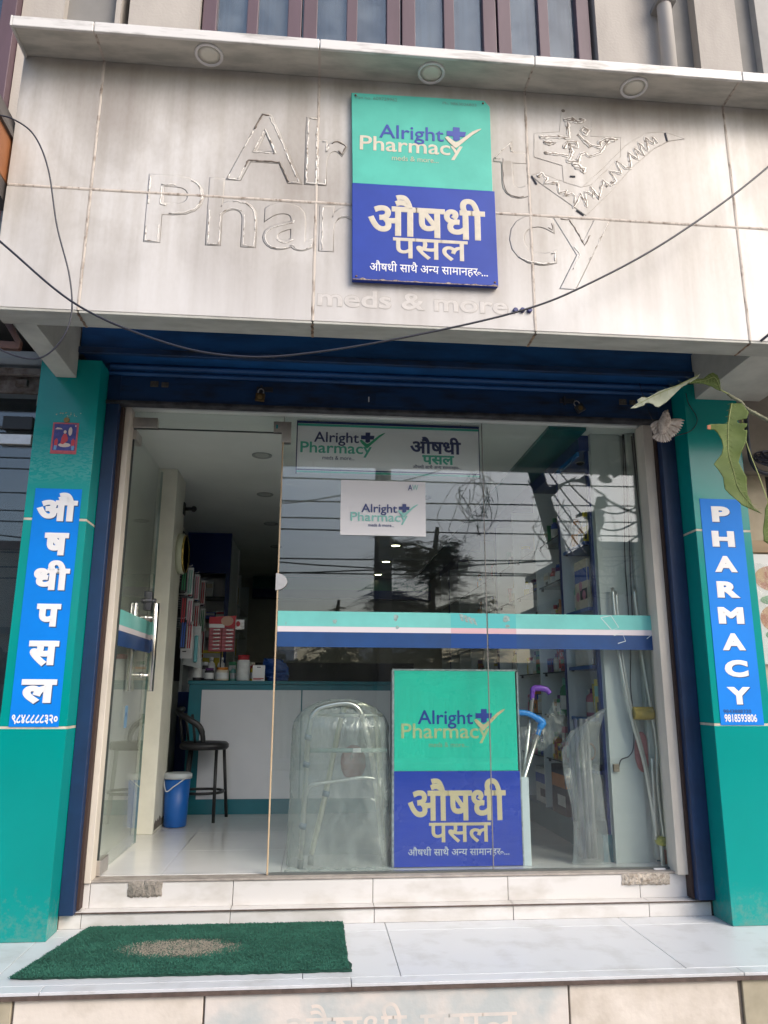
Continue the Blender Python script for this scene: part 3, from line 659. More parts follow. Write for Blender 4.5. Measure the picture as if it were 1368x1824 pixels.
for (cx, n) in ((-1.365, 4), (-1.325, 9), (-1.275, 4)):
    mb = MB()
    for k in range(n):
        x = cx+rr.uniform(-.017, .017); z = 2.305+rr.uniform(-.01, .014); s = rr.uniform(.002, .005)
        mb.prism([(x-s, z), (x, z-s*.7), (x+s, z+s*.4), (x+s*.2, z+s)], -.3114, -.3102)
    tag(mb.build('paint_flecks', mat('pale_fleck', (.45, .50, .34), .7)), {-1.365: 'left of three clusters of pale flecks above the coin on the teal pillar', -1.325: 'widest cluster of pale flecks directly above the coin on the teal pillar', -1.275: 'rightmost pale fleck cluster above the coin on the teal pillar'}[cx], 'paint flecks')

# bracket beams from pillars to the fascia
beam_m = mat('bracket_paint', (.52, .51, .45), .6, var=.2, scale=6)
o = B(-1.405, -1.300, -.985, -.3105, 2.515, 2.80).build('bracket_beam', beam_m, bev=.003); tag(o, 'boxed cream bracket beam running from the left pillar out to the fascia', 'beam')
o = B(2.115, 2.50, -.985, -.3105, 2.53, 2.80).build('bracket_beam', beam_m, bev=.003); tag(o, 'broad cream bracket beam above the right pillar behind the leaves', 'beam')

# ================================================================== ROLLING SHUTTER
navy = mat('shutter_navy', (.014, .10, .29), .42, scale=7, col2=(.010, .06, .17), ramp=(.35, .6), stretch=(.4, 1, 2))
navy2 = mat('shutter_navy_bar', (.010, .042, .12), .4, scale=9, col2=(.012, .016, .03), ramp=(.3, .55), stretch=(.5, 1, 2))
sh = thing('rolling_shutter', (.43, -.15, 2.42), 'navy blue rolling shutter rolled up above the glass shopfront', 'shutter')
B(-1.30, 2.20, -.30, .0, 2.68, 2.90).build('shutter_hood', navy, sh, bev=.004)
B(-1.30, 2.20, -.33, -.30, 2.655, 2.69).build('hood_lip', navy2, sh, bev=.004)
B(-1.178, 2.04, -.16, -.13, 2.452, 2.60).build('bottom_rail', navy2, sh, bev=.003)
B(-1.178, 2.04, -.178, -.12, 2.433, 2.452).build('bottom_angle', mat('dull_steel_edge', (.08, .08, .085), .5, .3, scale=14, col2=(.03, .03, .035)), sh, bev=.002)
for k in range(2):
    MB().grid(lambda u, v: (-1.178+3.22*u, -.145-.018*sin(pi*v), 2.600+k*.042+.040*v), 2, 6).build('slat', navy, sh)
def latch(x, nm='latch', big=False):
    MB().box(x-.045, x+.045, -.172, -.161, 2.535, 2.563).box(x-.025, x-.012, -.178, -.161, 2.525, 2.573).build(nm, mat('latch_steel', (.05, .05, .055), .5, .4), sh, bev=.002)
latch(-.32); latch(1.42)
for x in (-.90, 1.78):
    MB().box(x-.05, x-.005, -.168, -.161, 2.54, 2.575).box(x+.012, x+.05, -.170, -.161, 2.54, 2.57).build('keeper', mat('worn_steel', (.16, .14, .11), .5, .4, var=.5, scale=60), sh, bev=.003)
B(.30, .46, -.166, -.160, 2.475, 2.56).build('cover_plate', navy2, sh, bev=.002)
B(.262, .268, -.164, -.160, 2.50, 2.53).build('key_slot', white_ink, sh)
for x0, x1, inn in ((-1.176, -1.108, 1), (1.962, 2.049, -1)):
    B(x0, x1, -.165, -.095, -.118 if inn == -1 else -.132, 2.60).build('guide_rail', mat('rail_navy', (.010, .035, .105), .4, var=.3, scale=5), sh, bev=.003)
    a, b = (x1, x1+.013) if inn == 1 else (x0-.013, x0)
    B(a, b, -.120, -.06, -.12, 2.44).build('guide_channel', mat('rusty_channel', (.045, .025, .02), .8), sh)
def padlock(x, y, z, m, ang, label):
    t = thing('padlock', (x, y, z), label, 'padlock')
    me = MB().box(-.026, .026, -.011, .011, -.050, -.004).build('lock_body', m, t, local=True, bev=.004)
    sm = mat('shackle_steel', (.35, .34, .33), .3, .9)
    s2 = MB().tube([(-.015, 0, -.006), (-.015, 0, .012), (-.010, 0, .021), (0, 0, .025), (.010, 0, .021), (.015, 0, .012), (.015, 0, -.006)], .0035, 8).build('shackle', sm, t, local=True, smooth=True)
    MB().lathe((0, -.011, -.028), [(.0005, -.001), (.013, -.001), (.014, .0)], 16, axis='y').build('lock_face', mat('lock_face', (.22, .15, .06), .4, .6), t, local=True)
    t.rotation_euler = (0, ang, 0)
padlock(-.34, -.186, 2.520, mat('aged_brass', (.14, .09, .035), .5, .6, var=.4, scale=60), .10, 'old brass padlock hanging from the shutter rail above the open doorway')
padlock(1.47, -.188, 2.520, mat('dark_steel_lock', (.10, .10, .10), .35, .8), -.55, 'dark steel padlock tilted on the shutter rail near the bird')

# ================================================================== JAMBS
jam = mat('jamb_plaster', (.68, .62, .53), .7, var=.18, scale=6, bump=.15, bscale=60, stretch=(1, 1, .4))
o = B(-1.095, -1.063, -.075, .02, -.0125, 2.452).build('door_jamb', jam, bev=.003); tag(o, 'cream plastered jamb beside the open glass door hinge', 'door jamb')
B(-1.165, -1.0955, -.055, .06, -.0125, 2.452).build('jamb_return', jam, o)
o = B(1.892, 1.951, -.095, .02, -.0125, 2.452).build('door_jamb', jam, bev=.003); tag(o, 'cream plastered jamb at the right end of the glazing', 'door jamb')
mb = MB().grid(lambda u, v: (1.9515+.012*u, -.097-.012*mnoise.noise(Vector((v*7, 2, 0)))*.5-.004, -.012+2.45*v), 2, 60); mb.build('plaster_bead', mat('plaster_bead', (.66, .61, .52), .8), o, solid=.01)

# ================================================================== GLASS FRONT
shop_glass = glassmat('shop_glass', (.95, .975, .962), .062, dirt=.006, wob=.012)
steel = mat('brushed_steel', (.58, .54, .50), .32, .85, var=.1, scale=40)
chrome = mat('polished_chrome', (.78, .76, .72), .12, 1.)
gk = mat('tan_gasket', (.50, .37, .23), .5)
dark_seal = mat('dark_glass_edge', (.03, .04, .04), .3)
gf = thing('glass_shopfront', (.84, 0, 0), 'fixed frameless glass front with aqua, white and navy film band and steel patch fittings', 'glass front')
B(-.212, .944, -.005, .005, .0, 2.452).build('pane', shop_glass, gf)
B(.949, 1.889, -.005, .005, .0, 2.452).build('pane', shop_glass, gf)
B(-1.060, -.216, -.005, .005, 2.356, 2.452).build('transom_pane', shop_glass, gf)
B(-1.060, -.216, -.0065, .0065, 2.350, 2.3555).build('transom_edge', dark_seal, gf)
B(-.2205, -.2125, -.014, .014, .0, 2.30).build('edge_gasket', gk, gf, bev=.002)
B(.9442, .9488, -.0062, .0062, .0, 2.452).build('joint_seal', mat('joint_silicone', (.20, .19, .17), .5), gf)
B(-.2155, -.2125, -.006, .006, 2.352, 2.452).build('joint_seal', mat('joint_silicone', (.20, .19, .17), .5), gf)
B(-.21, 1.889, -.012, .012, -.0012, .008).build('bottom_channel', mat('channel_dark', (.10, .11, .105), .4), gf)
B(-1.062, -.925, -.021, .021, 2.352, 2.412).build('patch_fitting', steel, gf, bev=.002)
MB().prism([(-.272, 2.352), (-.225, 2.352), (-.225, 2.292), (-.172, 2.292), (-.172, 2.415), (-.272, 2.415)], -.021, .021).build('patch_fitting', steel, gf, bev=.002)
B(-.258, -.248, -.0225, -.0210, 2.372, 2.395).build('fitting_tab', mat('teal_tab', (.02, .25, .27), .5), gf)
MB().prism([(-.2275, 1.440)]+[(-.2275+.062*cos(a), 1.488+.047*sin(a)) for a in [(-.5+k/14)*pi for k in range(15)]]+[(-.2275, 1.536)], -.018, .018).build('lock_patch', steel, gf, bev=.003)
B(1.80, 1.86, -.025, .02, -.0012, .005).build('floor_clip', white_ink, gf)
# film band (three stripes) on both panes
film_a = mat('film_aqua', (.18, .60, .55), .30, var=.12, scale=5); film_w = mat('film_white', (.74, .68, .70), .30); film_n = mat('film_navy', (.018, .07, .22), .28, var=.2, scale=5)
film_p = mat('film_pink', (.72, .47, .50), .3)
for x0, x1 in ((-.210, .943), (.951, 1.951)):
    B(x0, x1, -.0072, -.0055, 1.248, 1.330).build('film_stripe', film_a, gf); B(x0, x1, -.0074, -.0055, 1.218, 1.2475).build('film_stripe', film_w, gf); B(x0, x1, -.0072, -.0055, 1.137, 1.2175).build('film_stripe', film_n, gf)
B(.742, .943, -.0078, -.0074, 1.2185, 1.247).build('film_repair', film_p, gf); B(.951, 1.11, -.0078, -.0074, 1.2185, 1.247).build('film_repair', film_p, gf)
fa2 = mat('film_aqua_fresh', (.10, .50, .50), .3); B(.742, .943, -.0078, -.0072, 1.2485, 1.329).build('film_repair', fa2, gf); B(.951, 1.11, -.0078, -.0072, 1.2485, 1.329).build('film_repair', fa2, gf)
fn2 = mat('film_navy_fresh', (.010, .06, .24), .3); B(.742, .943, -.0078, -.0072, 1.138, 1.2165).build('film_repair', fn2, gf); B(.951, 1.11, -.0078, -.0072, 1.138, 1.2165).build('film_repair', fn2, gf)
tearm = mat('film_tear', (.20, .27, .25), .5, scale=60, col2=(.35, .5, .48))
mb = MB(); rr = random.Random(11)
def tear(cx, cz, sx, sz, n=11):
    mb.prism([(cx+sx*cos(2*pi*k/n)*rr.uniform(.6, 1.1), cz+sz*sin(2*pi*k/n)*rr.uniform(.6, 1.1)) for k in range(n)], -.0083, -.0079)
for a in ((.435, 1.300, .017, .020), (.445, 1.247, .012, .010), (.10, 1.275, .013, .014), (1.055, 1.302, .026, .020), (1.062, 1.262, .018, .010), (-.165, 1.262, .003, .010)): tear(*a)
for k in range(4): mb.prism([(.79+k*.022, 1.327-k*.008), (.81+k*.022, 1.325-k*.008), (.815+k*.026, 1.285-k*.008), (.80+k*.025, 1.288-k*.006)], -.0083, -.0079)
mb.build('film_tear', tearm, gf)
mb = MB()
for q in ([(1.60, 1.315), (1.66, 1.328), (1.70, 1.262), (1.66, 1.245), (1.60, 1.315)], [(1.67, 1.215), (1.72, 1.232), (1.735, 1.185), (1.69, 1.172)], [(1.86, 1.20), (1.90, 1.23), (1.93, 1.21)]):
    mb.tube([(x, -.0082, z) for x, z in q], .0022, 4, flat=.2)
mb.build('glue_smear', mat('glue_smear', (.60, .68, .68), .5), gf)

# open glass door, swung inwards against the left wall
gd = thing('glass_door', (-1.060, 0, 0), 'frameless glass door standing open inwards with steel pull handles', 'door')
B(-1.066, -1.054, .018, .835, .012, 2.338).build('pane', shop_glass, gd)
B(-1.067, -1.053, .008, .0178, .012, 2.338).build('edge_seal', dark_seal, gd)
B(-1.0663, -1.0537, .8352, .839, .012, 2.338).build('edge_seal', mat('green_glass_edge', (.12, .20, .17), .2), gd)
B(-1.077, -1.043, .005, .14, 2.290, 2.345).build('patch_fitting', steel, gd, bev=.002)
B(-1.077, -1.043, .005, .16, .004, .075).build('patch_fitting', steel, gd, bev=.002)
MB().cyl((-1.06, .02, 2.34), (-1.06, .02, 2.352), .014).build('pivot', chrome, gd)
for z0, z1, m in ((1.248, 1.330, film_a), (1.218, 1.2475, film_w), (1.137, 1.2175, film_n)): B(-1.0535, -1.0522, .02, .833, z0, z1).build('film_stripe', m, gd)
for x in (-1.125, -.995):
    h = MB().cyl((x, .65, .90), (x, .65, 1.435), .019, 20).build('pull_handle', chrome, gd, smooth=False, bev=.002)
    for p in h.data.polygons: p.use_smooth = len(p.vertices) == 4
for z in (1.345, .995):
    MB().cyl((-1.125, .65, z), (-.995, .65, z), .009, 12).build('handle_post', chrome, gd, smooth=True)
    MB().cyl((-1.078, .65, z), (-1.042, .65, z), .018, 14).build('handle_collar', chrome, gd, smooth=True)
lk = MB().lathe((-1.06, .72, 1.455), [(.001, -.048), (.016, -.046), (.018, -.03), (.028, -.022), (.030, .0), (.028, .022), (.018, .03), (.016, .046), (.001, .048)], 20, axis='x').box(-1.084, -1.036, .695, .745, 1.395, 1.515).build('door_lock', mat('lock_grey', (.12, .12, .13), .3, .7), gd, bev=.003)
B(-1.0525, -1.0515, .30, .36, .70, .82).build('push_label', mat('label_blue', (.15, .28, .42), .5), gd)
txt('PUSH', .308, .765, .045, .018, -1.0513, navy_ink, gd, axis='+x')

# ================================================================== SIGNS AT THE GLASS
hsn = thing('hanging_sign', (.40, .06, 2.14), 'long pale signboard with navy and green borders hanging on chains behind the glass', 'sign')
hx0, hx1, hz0, hz1 = -.136, .938, 2.135, 2.452
B(hx0, hx1, .052, .075, hz0, hz1).build('board', mat('sign_grey_white', (.84, .83, .85), .3, var=.06, scale=3), hsn, bev=.001)
yb = .0515
for z0, z1, m in ((2.437, 2.452, navy_ink), (2.421, 2.4345, teal_ink), (2.150, 2.158, navy_ink), (2.135, 2.148, teal_ink)): B(hx0, hx1, yb-.001, yb+.0004, z0, z1).build('border_stripe', m, hsn)
B(hx0-.006, hx0, .050, .077, hz0, hz1).build('edge_trim', navy_ink, hsn); B(hx1, hx1+.004, .050, .077, hz0, hz1).build('edge_trim', navy_ink, hsn)
logo(-.118, 2.262, .418, yb, navy_ink, teal_ink, navy_ink, mat('tick_green', (.015, .36, .18), .4), hsn, bold=.012, ab=.150)
txt('औषधी', .526, 2.272, .305, .105, yb-.0008, navy_ink, hsn, bold=.028)
txt('पसल', .598, 2.205, .19, .058, yb-.0008, teal_ink, hsn, bold=.035)
put_text(phrase_geo(.012), .540, 2.177, .295, .026, yb-.0008, navy_ink, hsn)
blk = mat('black_chain', (.02, .02, .02), .5)
for x in (-.019, .832):
    mb = MB()
    for k in range(4): mb.tube([(x+.004*cos(a)*(1 if k % 2 else .2), .063+.004*cos(a)*(.2 if k % 2 else 1), 2.462-k*.012+.007*sin(a)) for a in [i*pi/4 for i in range(9)]], .0014, 4, caps=False)
    mb.build('chain', blk, hsn)

pp = thing('paper_notice', (.36, -.008, 1.76), 'white paper notice with the pharmacy logo stuck on the glass below the hanging sign', 'notice')
paper = mat('notice_paper', (.80, .78, .78), .6)
MB().grid(lambda u, v: (.121+.486*u, -.0068-.004*sin(pi*u)*(1-v)*.6, 1.760+.321*v), 10, 6).build('sheet', paper, pp, solid=.0006)
yp = -.0115
logo(.178, 1.845, .325, yp, mat('print_navy_soft', (.055, .075, .22), .5), mat('print_teal_soft', (.28, .60, .53), .5), MATS['print_navy_soft'], MATS['print_teal_soft'], pp, bold=.012, ab=.150)
txt('A', .505, 2.028, .026, .034, yp, MATS['print_navy_soft'], pp, bold=.01); txt('W', .530, 2.029, .034, .032, yp-.0004, MATS['print_teal_soft'], pp)

ss = thing('standing_sign', (.77, .12, 0), 'aqua and royal blue tin signboard with pharmacy name standing on the floor behind the glass', 'sign')
sx0, sx1 = .432, 1.118
B(sx0+.006, sx1+.004, .10, .112, .485, 1.018).build('upper_sheet', mat('aqua_sheet', (.03, .58, .42), .25, var=.10, scale=4), ss, bev=.002)
B(sx0, sx1+.012, .097, .112, .004, .4835).build('lower_sheet', mat('royal_sheet', (.012, .05, .42), .25, var=.1, scale=4), ss, bev=.002)
fr = mat('tin_edge', (.42, .48, .50), .4, .5, var=.5, scale=40)
MB().box(sx0-.006, sx0+.0055, .096, .165, .0, 1.02).box(sx1+.0125, sx1+.020, .098, .165, .0, 1.015).box(sx0, sx1+.01, .098, .165, 1.0185, 1.027).build('folded_edge', fr, ss)
logo(sx0+.045, .660, .490, .0995, blue_ink, mat('faded_gold_ink', (.40, .50, .26), .5), mat('tan_ink2', (.22, .42, .26), .5), gold_ink, ss, bold=.010, ab=.145)
txt('औषधी', .512, .232, .535, .215, .0965, gold_ink, ss, bold=.024)
txt('पसल', .625, .122, .335, .100, .0965, gold_ink, ss, bold=.016)
put_text(phrase_geo(.008), .512, .052, .545, .052, .0965, mat('pale_ink', (.50, .55, .58), .5), ss)
o = B(1.137, 1.178, .10, .155, .001, .450).build('foam_board', mat('foam_white', (.52, .60, .62), .6, var=.05), bev=.002); tag(o, 'narrow upright white foam board beside the standing sign', 'foam board')

# ================================================================== MEDICAL AIDS BEHIND THE GLASS
alu = mat('aluminium_tube', (.72, .72, .68), .28, .9)
gum = mat('grey_plastic_joint', (.16, .22, .30), .5)
wk = thing('walker', (.15, .25, 0), 'folded aluminium walking frame wrapped in clear plastic, left of the standing sign', 'walking frame')
def bez(pts, n=6):
    P = [Vector(p) for p in pts]; out = []
    for i in range(len(P)-1):
        p0 = P[max(i-1, 0)]; p1 = P[i]; p2 = P[i+1]; p3 = P[min(i+2, len(P)-1)]
        for k in range(n):
            t = k/n; out.append(.5*((2*p1)+(-p0+p2)*t+(2*p0-5*p1+4*p2-p3)*t*t+(-p0+3*p1-3*p2+p3)*t**3))
    return out+[P[-1]]
MB().tube(bez([(-.052, .12, .02), (-.036, .12, .45), (-.028, .12, .68), (.0, .12, .79), (.08, .12, .828), (.19, .12, .838), (.25, .12, .80), (.285, .14, .70), (.33, .17, .50), (.395, .2, .03)]), .0135, 10).build('front_tube', alu, wk, smooth=True)
MB().tube(bez([(.003, .22, .05), (.072, .21, .352), (.155, .20, .773), (.20, .2, .82), (.30, .22, .82), (.36, .28, .70), (.40, .30, .05)]), .0145, 10).build('rear_tube', mat('aluminium_warm', (.70, .68, .55), .3, .85), wk, smooth=True)
MB().cyl((.02, .14, .774), (.375, .14, .776), .008, 10).build('cross_bar', alu, wk, smooth=True)
MB().cyl((-.024, .14, .590), (.403, .15, .590), .0115, 10).build('cross_bar', mat('plastic_sleeve', (.25, .36, .34), .5), wk, smooth=True)
MB().tube(bez([(-.034, .13, .36), (-.018, .13, .40), (.012, .13, .418), (.12, .14, .430), (.267, .15, .448), (.34, .16, .44)]), .009, 10).build('brace', alu, wk, smooth=True)
for x, y, z in ((-.030, .12, .66), (-.034, .12, .52), (-.046, .12, .21), (.155, .16, .775), (.075, .21, .36)):
    MB().cyl((x-.004, y, z-.014), (x+.004, y, z+.014), .020, 12).build('joint', gum, wk, smooth=True)
B(.215, .26, .128, .133, .580, .602).build('label', white_ink, wk)
for x, y in ((-.053, .12), (.0, .22), (.396, .2), (.40, .3)): MB().cyl((x, y, .0), (x+.002, y, .045), .017, 12, .015).build('rubber_foot', mat('rubber_grey', (.22, .23, .22), .7), wk, smooth=True)
def bagshape(cx, cy, hx, hy, h, seed, amp=.018, top=.9, nu=56, nv=46, lean=0):
    def f(u, v):
        a = 2*pi*u; sq = 1/max(abs(cos(a))**3.2+abs(sin(a))**3.2, 1e-6)**(1/3.2)
        k = 1.0 if v < .80 else math.sqrt(max(0, 1-((v-.80)/.205)**2))
        k *= 1.03-.05*v
        nn = mnoise.noise(Vector((cos(a)*3, sin(a)*3+seed, v*6)))+.6*mnoise.noise(Vector((cos(a)*9, sin(a)*9, v*13+seed)))
        q = 1+nn*amp/hx
        return (cx+hx*cos(a)*sq*k*q+lean*v, cy+hy*sin(a)*sq*k*q, h*v**.97+.0)
    return MB().grid(f, nu, nv)
poly = plasticmat('clear_polythene', .36, (.46, .51, .50))
o = bagshape(.152, .27, .272, .20, .862, 3, .010).build('plastic_wrap', poly, wk, smooth=True)
o = MB().grid(lambda u, v: (-.135+.57*u+.01*mnoise.noise(Vector((u*9, v*3, 1))), .025+.06*v, .003+.03*abs(mnoise.noise(Vector((u*7, v*4, 8))))), 30, 4).build('wrap_skirt', poly, wk, smooth=True)
o = MB().ell((.235, .47, .50), (.075, .05, .10), 18, 12).build('hot_water_bag', mat('red_rubber', (.30, .05, .05), .5), smooth=True); tag(o, 'dull red rubber bag hanging behind the wrapped walking frame', 'rubber bag')
o = MB().lathe((.33, .49, .63), [(.01, -.07), (.06, -.05), (.075, 0), (.06, .05), (.02, .075)], 16).build('kettle_like_jar', mat('grey_jar', (.25, .27, .26), .4), smooth=True); o.name = 'grey_jar'; tag(o, 'round grey jar seen through the plastic wrap above the red rubber bag', 'jar')
# canes
t = thing('walking_stick', (1.15, .17, 0), 'adjustable walking stick with a purple handle behind the standing sign', 'walking stick', None)
MB().cyl((1.10, .165, .02), (1.232, .15, .872), .011, 12).build('shaft', alu, t, smooth=True)
pur = mat('purple_plastic', (.16, .045, .38), .4)
MB().tube(bez([(1.229, .15, .862), (1.234, .15, .905), (1.24, .15, .922), (1.27, .15, .926), (1.31, .15, .920), (1.335, .15, .898)]), [.013]*7+[.016]*7+[.017]*7+[.017]*5+[.015]*5, 10, flat=.8).build('handle', pur, t, smooth=True)
MB().cyl((1.10, .165, 0), (1.103, .165, .03), .015, 10).build('rubber_tip', gum, t)
t = thing('walking_stick', (1.10, .13, 0), 'aluminium walking stick with a bright blue T handle leaning by the foam board', 'walking stick', None)
MB().cyl((1.005, .135, .02), (1.256, .125, .70), .0115, 12).build('shaft', alu, t, smooth=True)
blu = mat('sky_blue_plastic', (.02, .22, .62), .35)
MB().tube(bez([(1.246, .125, .672), (1.262, .125, .712), (1.278, .125, .738), (1.24, .125, .765), (1.19, .125, .788), (1.14, .125, .792)]), [.014]*6+[.020]*12+[.016]*13, 10, flat=.8).build('handle', blu, t, smooth=True)
MB().cyl((1.0, .135, 0), (1.005, .135, .03), .016, 10).build('rubber_tip', gum, t)
poly2 = plasticmat('thin_polythene', .12, (.40, .43, .43))
def sheetbag(pts_l, pts_r, y, nm, label, seed, m=poly2, dep=.05, cat='plastic bag', amp=.015):
    def f(u, v):
        n = len(pts_l)-1; t = v*n; i = min(int(t), n-1); t -= i
        l = Vector(pts_l[i]).lerp(Vector(pts_l[i+1]), t); r = Vector(pts_r[i]).lerp(Vector(pts_r[i+1]), t)
        a = 2*pi*u; k = .5-.5*cos(a)
        w = l.lerp(r, k)
        return (w.x+amp*.5*mnoise.noise(Vector((k*6, v*9, seed))), y+dep*sin(a)*(.6+.5*mnoise.noise(Vector((u*7, v*6, seed))))+amp*mnoise.noise(Vector((u*14, v*10, seed+2))), max(.003, w.y+amp*.5*mnoise.noise(Vector((k*8, v*5, seed+5)))))
    o = MB().grid(f, 36, 40).build(nm, m, smooth=True)
    if label: tag(o, label, cat)
    return o
sheetbag([(1.13, .70), (1.12, .60), (1.13, .50), (1.15, .44)], [(1.28, .76), (1.25, .62), (1.20, .50), (1.17, .44)], .14, 'plastic_sleeve', 'small clear sleeve around the blue-handled walking stick', 4, dep=.03)
tp = thing('wrapped_bundle', (1.49, .1, 0), 'tall bundle of rods wrapped in crumpled clear plastic standing on the floor', 'wrapped bundle')
o = sheetbag([(1.36, .60), (1.445, .70), (1.375, .58), (1.385, .45), (1.42, .28), (1.425, .12), (1.405, .0)], [(1.42, .66), (1.65, .83), (1.60, .70), (1.59, .50), (1.60, .35), (1.61, .15), (1.62, .0)], .12, 'plastic_wrap', None, 7, m=plasticmat('clear_polythene2', .30, (.48, .51, .51)), dep=.05, amp=.011)
o.parent = tp; o.location = -tp.location
for x, c in ((1.475, (.05, .06, .10)), (1.505, (.16, .17, .18)), (1.54, (.30, .30, .30)), (1.52, (.10, .11, .13))):
    MB().cyl((x, .12, .03), (x-.01, .125, .76), .012, 8).build('rod', mat('rod_%d' % int(c[0]*100), c, .4), tp, smooth=True)
sheetbag([(1.20, .66), (1.27, .72), (1.33, .80), (1.36, .86)], [(1.27, .58), (1.34, .62), (1.41, .70), (1.42, .78)], .17, 'plastic_pouch', 'crumpled clear pouch hanging between the walking sticks and the wrapped bundle', 9, dep=.03)
# crutches
t = thing('crutches', (1.86, .08, 0), 'pair of aluminium underarm crutches with yellow hand grip leaning on the white end panel', 'crutches')
for pts, r in (([(1.722, .10, 1.50), (1.732, .09, 1.133), (1.765, .075, .808), (1.83, .07, .493), (1.868, .07, .13)], .0095), ([(1.745, .11, 1.48), (1.752, .10, 1.133), (1.782, .09, .82), (1.845, .085, .49), (1.882, .085, .13)], .009),
               ([(1.848, .09, 1.50), (1.866, .09, 1.135), (1.89, .075, .823), (1.905, .07, .611), (1.892, .07, .40), (1.906, .07, .13)], .0095), ([(1.86, .065, .13), (1.868, .065, .46), (1.872, .07, .55)], .009)):
    MB().tube(bez([Vector(p) for p in pts]), r, 10).build('tube', alu, t, smooth=True)
MB().cyl((1.783, .07, .787), (1.90, .07, .787), .031, 16).box(1.785, 1.898, .052, .085, .800, .826).build('hand_grip', mat('mustard_foam', (.42, .30, .05), .7, var=.3, scale=30), t, bev=.006)
MB().tube([(1.862, .07, .125), (1.915, .07, .128)], .02, 8).tube([(1.888, .07, .10), (1.892, .07, .125)], .024, 10).build('yellow_wrap', mat('yellow_tape', (.45, .42, .05), .5), t, smooth=True)
MB().cyl((1.890, .07, .0), (1.889, .07, .11), .011, 10).build('tip', alu, t)
t = tag(B(1.897, 1.925, .08, .10, .003, .075).build('orange_tool', mat('orange_plastic', (.40, .08, .02), .4), bev=.003), 'small orange tool on the floor by the crutch tip', 'tool')
o = MB().ell((1.842, .125, .58), (.045, .012, .11), 14, 10).build('red_pouch', mat('pale_red_plastic', (.42, .16, .15), .5), smooth=True); tag(o, 'faded red packet held between the crutches', 'packet')

# white end panel and trunking at the right end
nibm = mat('white_end_panel', (.52, .56, .53), .45, var=.08, scale=5)
ep = thing('end_panel', (1.8, .15, 0), 'white painted panel closing the right end of the shop front', 'panel')
B(1.668, 1.845, .135, .18, .0, 2.461).build('panel', nibm, ep, bev=.003)
B(1.655, 1.6675, .128, .185, .0, 2.461).build('edge_strip', mat('panel_edge', (.50, .54, .51), .5), ep)
B(1.845, 1.895, .155, .20, .0, 2.461).build('backing', nibm, ep)
MB().prism([(1.872, .02), (1.925, .02), (1.925, 2.461), (1.872, 2.461)], .105, .15).build('trunking', mat('trunking', (.46, .49, .44), .5), ep, bev=.006)
B(1.925, 1.97, .02, .24, .0, 2.461).build('corner_wall', mat('corner_wall', (.44, .46, .40), .7), ep)
cabm = mat('dark_cable', (.05, .045, .045), .5)
for pts, lb in ((([(1.862, .125, 2.46), (1.845, .125, 2.1), (1.822, .125, 1.70), (1.820, .125, 1.40), (1.815, .12, 1.15), (1.795, .11, .95), (1.80, .11, .80)]), 'thin dark twisted cable down the middle of the white end panel'),
                (([(1.868, .124, 2.46), (1.862, .122, 2.05), (1.850, .122, 1.65), (1.838, .12, 1.30)]), 'second thin dark cable running beside the twisted one on the end panel'),
                (([(1.918, .095, 2.46), (1.930, .09, 2.0), (1.965, .08, 1.45), (1.972, .08, 1.1), (1.958, .085, .80), (1.93, .09, .62)]), 'thick black cable bowing down the corner near the right jamb'),
                (([(1.905, .095, 2.44), (1.915, .09, 2.0), (1.935, .085, 1.6), (1.955, .085, 1.30), (1.96, .09, .95), (1.93, .09, .68), (1.94, .08, .60)]), 'black cable inside the corner, looping at the height of the crutches'),
                (([(1.70, .122, .50), (1.715, .115, .54), (1.76, .11, .56), (1.79, .11, .62), (1.80, .11, .80)]), 'short brown wire leading to the clip on the panel edge')):
    tag(MB().tube(bez([Vector(p) for p in pts], 8), .0035 if 'thin' in lb or 'second' in lb or 'short' in lb else .0055, 6).build('cable', cabm, smooth=True), lb, 'cable')
tag(B(1.668, 1.70, .112, .134, .475, .515).build('wire_clip', mat('clip_brown', (.25, .20, .14), .6), bev=.002), 'small brown clip on the edge of the white end panel', 'clip')
cc = thing('dome_camera', (1.69, .42, 2.46), 'small cream hanging camera below the ceiling at the right end', 'camera')
MB().lathe((1.688, .42, 2.38), [(.014, .062), (.030, .055), (.036, .03), (.037, -.0), (.034, -.012), (.030, -.02)], 20).build('body', mat('cream_plastic', (.55, .52, .42), .4), cc, smooth=True)
MB().ell((1.688, .42, 2.362), (.026, .026, .018), 14, 8).build('lens', mat('black_gloss', (.01, .01, .01), .1), cc, smooth=True)
MB().cyl((1.688, .42, 2.43), (1.688, .42, 2.461), .003, 6).build('cord', cabm, cc)

# ================================================================== COUNTER, STOOL, BUCKET
cn = thing('shop_counter', (.2, 2.2, 0), 'long shop counter with teal borders and glossy grey panels facing the door', 'counter')
tl = teal_lam
gp = mat('glossy_grey_laminate', (.66, .67, .70), .12, var=.06, scale=2, coat=.3)
B(-.975, 1.15, 1.992, 2.50, .0, .958).build('carcass', tl, cn, bev=.002)
B(-.985, 1.16, 1.975, 2.52, .9585, .985).build('worktop', tl, cn, bev=.003)
for a, b in ((-.875, -.105), (-.095, .60), (.61, 1.10)): B(a, b, 1.984, 1.9915, .11, .915).build('front_panel', gp, cn, bev=.001)
stl = thing('bar_stool', (-.80, 1.75, 0), 'black low-backed stool standing in front of the counter', 'stool')
bk = mat('black_vinyl', (.012, .012, .014), .45); bmet = mat('black_metal', (.012, .012, .013), .4)
MB().lathe((-.80, 1.75, .52), [(.001, -.03), (.165, -.03), (.178, -.015), (.178, .005), (.16, .022), (.001, .03)], 28).build('seat', bk, stl, smooth=True)
